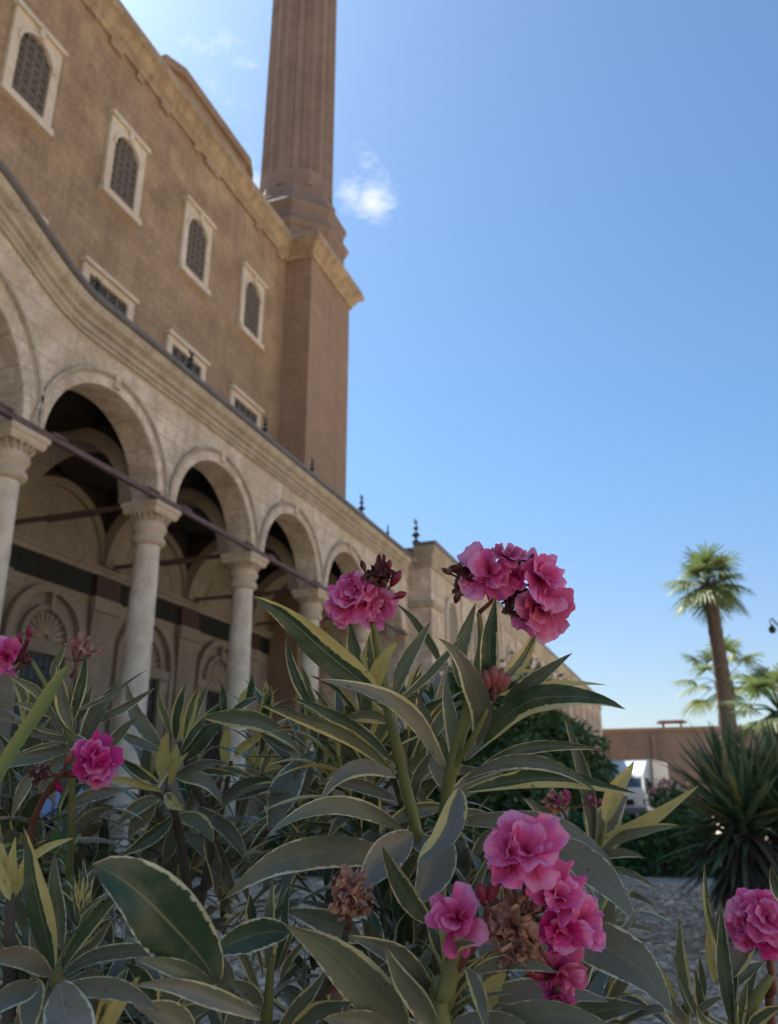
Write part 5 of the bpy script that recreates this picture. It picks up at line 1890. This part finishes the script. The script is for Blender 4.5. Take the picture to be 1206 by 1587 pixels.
L.build('foliage', Eb)

# ================================================================== far left bush
Fb = bush('oleander at the left edge with a rusty dead bloom and a magenta flower', 70, .82)
L = Leaves(606)
DF = .82
stemline(Fb, [(100, 1500, .84), (110, 1300, .83), (112, 1150, .82), (110, 1060, .82)], [.0045, .0036, .003, .0016])
stemline(Fb, [(40, 1500, .78), (45, 1310, .77), (66, 1240, .76), (98, 1195, .75)], [.005, .0036, .003, .0024], 'stem_red')
stemline(Fb, [(112, 1150, .82), (75, 1070, .82), (50, 1025, .82)], [.003, .0026, .002], ground=False, name='branch')
for b_ in [(80, 1052, 104, 997, 15, 3, .82, .82, .35, 0, 0), (108, 1122, 134, 1010, 22, -4, .82, .82, .3, 0, 0), (112, 1132, 90, 1028, 26, 6, .81, .81, .6, .5, 0), (76, 1098, 10, 1046, 18, -8, .82, .8, .3, .3, 0), (82, 1112, 16, 1090, 15, -5, .82, .8, .3, .3, 0),
           (117, 1103, 223, 1036, 9, -6, .81, .78, .2, .3, .6), (127, 1152, 184, 1056, 34, 4, .83, .84, .12, .4, 0), (140, 1122, 242, 1063, 18, -4, .84, .84, .15, .4, 0), (106, 1142, -12, 1112, 9, -3, .82, .8, .3, .3, .5), (100, 1150, 22, 1176, 10, -5, .82, .8, .4, .3, .3),
           (102, 1166, -4, 1196, 32, -10, .83, .8, .1, .5, 0), (164, 1166, 214, 1112, 22, 4, .85, .86, .1, .2, 0), (188, 1226, 92, 1266, 26, -12, .86, .82, .1, .6, 0), (112, 1140, 150, 1190, 20, 8, .82, .8, .2, .6, 0), (60, 1190, 18, 1270, 24, -6, .8, .78, .3, .5, 0),
           (110, 1160, 60, 1235, 26, -6, .84, .82, .1, .6, 0), (120, 1120, 145, 1060, 18, 0, .84, .84, .2, .5, 0), (100, 1120, 70, 1060, 18, 0, .83, .83, .3, .4, 0), (105, 1150, 40, 1140, 20, -6, .84, .82, .15, .6, 0), (110, 1180, 20, 1225, 22, -6, .86, .84, .1, .6, 0)]:
    bx, by, tx, ty, w_, sg, d0, d1, ye, ki, ro = b_
    L.px(bx, by, tx, ty, w_, sg, d0, d1, ye, ki, ro)
L.shoot(P(90, 1150, .9), UPW - RGT * .2, 16, .09, .011, .008, .25)
L.shoot(P(20, 1200, .95), UPW - RGT * .2, 14, .10, .012, .012, .15)
L.shoot(P(160, 1330, 1.0), UPW, 14, .10, .012, .012, .15)
for i_, (fx_, fy_, fd_) in enumerate([(60, 1330, 0.98), (130, 1350, 1.0), (40, 1130, 0.95), (150, 1250, 1.02), (20, 1280, 0.92)]):
    L.shoot(P(fx_, fy_, fd_), UPW + RGT * L.r.uniform(-.45, .45), 20, .105, .0125, .007, .12 + .4 * (i_ % 2 == 0), spread=(.3, 1.75), kind=.15 + .25 * (i_ % 4))
L.build('foliage', Fb)
cluster(Fb, P(50, 1025, .82), (38, 1018), .82, flowers=[(6, 1022, 30, (-.5, -.3, .8), 'petal')], wilts=[(34, 1020, 17, 'wilt_dark', 16), (32, 1005, 12, 'petal_hot', 8)],
        buds=[(45, 990, 22, 1.5, 'bud'), (33, 995, 16, 1.9, 'bud'), (40, 1000, 16, 1.2, 'bud'), (25, 1010, 16, 2.4, 'bud')], seed=21)
cluster(Fb, P(110, 1050, .82), (118, 1025), .82, wilts=[(128, 1003, 24, 'wilt_tan', 9), (112, 1000, 14, 'wilt_tan', 5), (148, 1008, 13, 'wilt_tan', 6)], seed=22)
cluster(Fb, P(66, 1240, .76), (92, 1200), .755, flowers=[(150, 1172, 34, (.25, .3, .9), 'petal_hot'), (160, 1195, 28, (.5, -.5, .7), 'petal_hot'), (128, 1200, 22, (-.6, -.5, .6), 'petal_hot')],
        wilts=[(62, 1198, 17, 'wilt_dark', 14), (75, 1192, 11, 'wilt_tan', 6)], buds=[(87, 1210, 20, -1.2, 'petal_hot'), (102, 1185, 26, 1.1, 'budpink')], seed=23)
# the pale stalk-like leaf that crosses the left edge close to the lens
sl_ = Leaves(77)
sl_.px(-24, 1240, 106, 1032, 27, 3, .50, .56, 1, 0, .15, fold=.9, wav=.03, shape='strap')
mesh_obj('pale_blade', np.array(sl_.V), np.array(sl_.F), M['strapleaf'], Fb, smooth=True, attr=np.array(sl_.A))

# plain green strap leaved plant between the left bushes
Sp = thing('strap_leaved_plant', 'plain green broad strap leaves among the oleanders at the left', 'plant', tuple(G(110, 1.3)))
L = Leaves(88)
for b_ in [(96, 1420, 96, 1228, 40, 3, 1.3, 1.3), (115, 1420, 172, 1262, 42, 5, 1.28, 1.3), (80, 1420, 70, 1300, 30, -4, 1.34, 1.36), (150, 1420, 178, 1330, 30, 4, 1.35, 1.38), (130, 1430, 118, 1300, 28, 2, 1.4, 1.4), (170, 1430, 176, 1290, 26, 3, 1.4, 1.4)]:
    bx, by, tx, ty, w_, sg, d0, d1 = b_
    L.px(bx, by, tx, ty, w_, sg, d0, d1, 0, 0, .1)
mesh_obj('foliage', np.array(L.V), np.array(L.F), M['strap'], Sp, smooth=True, attr=np.array(L.A))
m = MB()
m.tube([G(110, 1.3), P(110, 1425, 1.3)], .012, 8)
m.build('stem', M['strap'], Sp)

# ================================================================== bottom left bush
Gb = bush('low oleander in the bottom left corner with one very broad grey leaf', 90, .5)
L = Leaves(707)
stemline(Gb, [(100, 1640, .5), (95, 1560, .5), (88, 1500, .5)], [.006, .0055, .0045])
stemline(Gb, [(10, 1640, .6), (14, 1480, .6), (16, 1385, .6)], [.005, .0042, .003], 'oldstem')
for b_ in [(84, 1502, 42, 1284, 46, 5, .50, .49, .72, 0, 0, .0782), (96, 1472, 84, 1321, 30, 3, .52, .52, .12, .25, 0), (96, 1502, 208, 1365, 27, 10, .50, .47, .45, 0, .1), (98, 1500, 176, 1420, 22, -6, .51, .5, .6, .2, .1), (96, 1514, 300, 1494, 30, 34, .50, .45, .12, .5, .2),
           (78, 1512, -34, 1482, 40, -14, .49, .44, .08, .8, 0), (76, 1500, 50, 1428, 28, 5, .52, .52, .12, .3, 0), (62, 1520, 44, 1620, 44, -6, .47, .43, .6, .6, 0), (92, 1522, 112, 1650, 78, 5, .46, .40, .04, .95, 0), (150, 1594, 193, 1502, 24, 4, .46, .45, .9, .3, 0),
           (162, 1604, 216, 1514, 28, 5, .45, .44, .95, .4, 0), (17, 1392, 3, 1303, 22, 3, .6, .6, .95, .2, 0), (17, 1392, 24, 1296, 20, 2, .6, .6, 1, .1, 0), (20, 1392, 44, 1312, 20, -2, .61, .61, .95, .2, 0), (30, 1345, 116, 1298, 16, 6, .6, .6, 1, .2, 0), (16, 1395, -6, 1320, 20, 2, .59, .59, 1, .2, 0),
           (337, 1524, 146, 1338, 112, -20, .46, .42, .05, .0, .05, .0782), (332, 1534, 208, 1488, 34, -12, .45, .42, .1, .1, .2), (405, 1580, 206, 1528, 38, -18, .45, .42, .25, .75, .1), (100, 1530, 250, 1570, 40, 16, .46, .42, .15, .7, 0), (60, 1530, -20, 1580, 44, -10, .46, .42, .12, .6, 0),
           (125, 1414, 114, 1354, 8, 0, .64, .64, .9, 0, 0), (124, 1412, 130, 1358, 8, 0, .64, .64, .9, 0, 0), (128, 1410, 144, 1372, 7, 0, .64, .64, .9, 0, 0), (128, 1412, 108, 1380, 7, 0, .64, .64, .4, 0, 0), (120, 1420, 160, 1390, 10, 2, .64, .64, .3, .2, 0),
           (80, 1530, 40, 1600, 40, 6, .5, .47, .1, .5, 0), (300, 1600, 205, 1560, 50, -10, .48, .45, .1, .6, 0), (250, 1600, 330, 1560, 36, 8, .5, .47, .5, .5, 0), (20, 1600, 80, 1550, 30, 6, .5, .48, .3, .6, 0)]:
    bx, by, tx, ty, w_, sg, d0, d1, ye, ki, ro = b_[:11]
    L.px(bx, by, tx, ty, w_, sg, d0, d1, ye, ki, ro, shape='oval' if w_ > 70 else 'lance', rnd=b_[11] if len(b_) > 11 else None)
L.shoot(P(125, 1400, .66), UPW, 10, .05, .005, .004, .6, spread=(.1, 1.2))
L.shoot(P(40, 1440, .75), UPW - RGT * .1, 18, .10, .010, .006, .2, spread=(.5, 1.6), kind=.5)
L.shoot(P(170, 1470, .72), UPW, 16, .09, .010, .008, .2, spread=(.5, 1.6), kind=.5)
L.shoot(P(60, 1560, .62), UPW, 16, .09, .012, .008, .2, spread=(.6, 1.7))
L.shoot(P(240, 1560, .6), UPW, 14, .08, .012, .008, .15, spread=(.6, 1.6))
for i_, (fx_, fy_, fd_) in enumerate([(30, 1510, 0.62), (160, 1570, 0.62), (260, 1600, 0.6), (350, 1590, 0.6), (110, 1450, 0.74), (200, 1530, 0.66)]):
    L.shoot(P(fx_, fy_, fd_), UPW + RGT * L.r.uniform(-.45, .45), 20, .105, .0125, .007, .12 + .4 * (i_ % 2 == 0), spread=(.3, 1.75), kind=.15 + .25 * (i_ % 4))
L.build('foliage', Gb)

# ================================================================== bottom centre shoot with the dried head
Hb = bush('small oleander with a single upright yellow green leaf and a dried tan bloom', 430, .6)
L = Leaves(808)
stemline(Hb, [(413, 1640, .6), (414, 1580, .6), (421, 1480, .6)], [.0046, .0042, .0022])
stemline(Hb, [(478, 1620, .56), (500, 1540, .56), (528, 1480, .555), (538, 1440, .555)], [.004, .0034, .0028, .0024], 'oldstem')
stemline(Hb, [(500, 1540, .56), (530, 1510, .57), (565, 1480, .58)], [.003, .0028, .002], 'stem_red', ground=False, name='branch')
for b_ in [(418, 1512, 423, 1362, 28, 2, .6, .6, .8, .15, 0), (426, 1506, 449, 1367, 17, -3, .6, .6, .25, 0, 0), (430, 1504, 460, 1419, 11, -2, .6, .59, .5, .2, 0), (408, 1512, 356, 1407, 9, -10, .6, .59, .5, .4, .3), (402, 1545, 346, 1440, 18, -6, .6, .58, .3, .3, 0),
           (393, 1442, 388, 1384, 22, 2, .63, .63, .6, 0, 0), (434, 1518, 482, 1449, 15, 4, .6, .58, .45, .2, 0), (450, 1445, 322, 1488, 58, -16, .56, .52, .15, .1, .1), (630, 1610, 440, 1432, 86, -22, .54, .48, .22, .15, .1), (672, 1545, 538, 1450, 44, -16, .54, .5, .25, .45, .1),
           (425, 1604, 506, 1498, 32, -8, .55, .53, .35, .3, .1), (450, 1600, 548, 1553, 32, 10, .54, .5, .7, .4, .1), (470, 1532, 473, 1478, 9, 0, .58, .58, .1, .2, 0), (560, 1460, 440, 1412, 46, -10, .62, .6, .15, .3, .1), (470, 1450, 560, 1420, 30, 10, .62, .62, .15, .5, .1),
           (405, 1560, 350, 1520, 30, -8, .58, .56, .15, .5, .1), (600, 1600, 500, 1580, 40, -10, .52, .48, .15, .5, .1), (560, 1560, 640, 1480, 34, 10, .56, .55, .2, .5, .1), (330, 1520, 345, 1490, 26, 0, .6, .6, .8, .3, 0), (410, 1500, 440, 1430, 16, 3, .62, .62, .6, .2, 0)]:
    bx, by, tx, ty, w_, sg, d0, d1, ye, ki, ro = b_
    L.px(bx, by, tx, ty, w_, sg, d0, d1, ye, ki, ro)
L.shoot(P(590, 1500, .66), UPW, 16, .09, .013, .010, .15, spread=(.5, 1.5))
for i_, (fx_, fy_, fd_) in enumerate([(580, 1550, 0.68), (640, 1570, 0.66), (520, 1590, 0.62)]):
    L.shoot(P(fx_, fy_, fd_), UPW + RGT * L.r.uniform(-.45, .45), 20, .105, .0125, .007, .12 + .4 * (i_ % 2 == 0), spread=(.3, 1.75), kind=.15 + .25 * (i_ % 4))
L.build('foliage', Hb)
cluster(Hb, P(538, 1440, .555), (540, 1420), .555, wilts=[(540, 1388, 36, 'wilt_tan', 34), (530, 1362, 24, 'wilt_tan', 12), (560, 1400, 24, 'wilt_tan', 12), (522, 1410, 20, 'petal_dusky', 6)], seed=31)
cluster(Hb, P(500, 1540, .56), (515, 1530), .57, wilts=[(524, 1527, 10, 'petal_hot', 6)], seed=32)
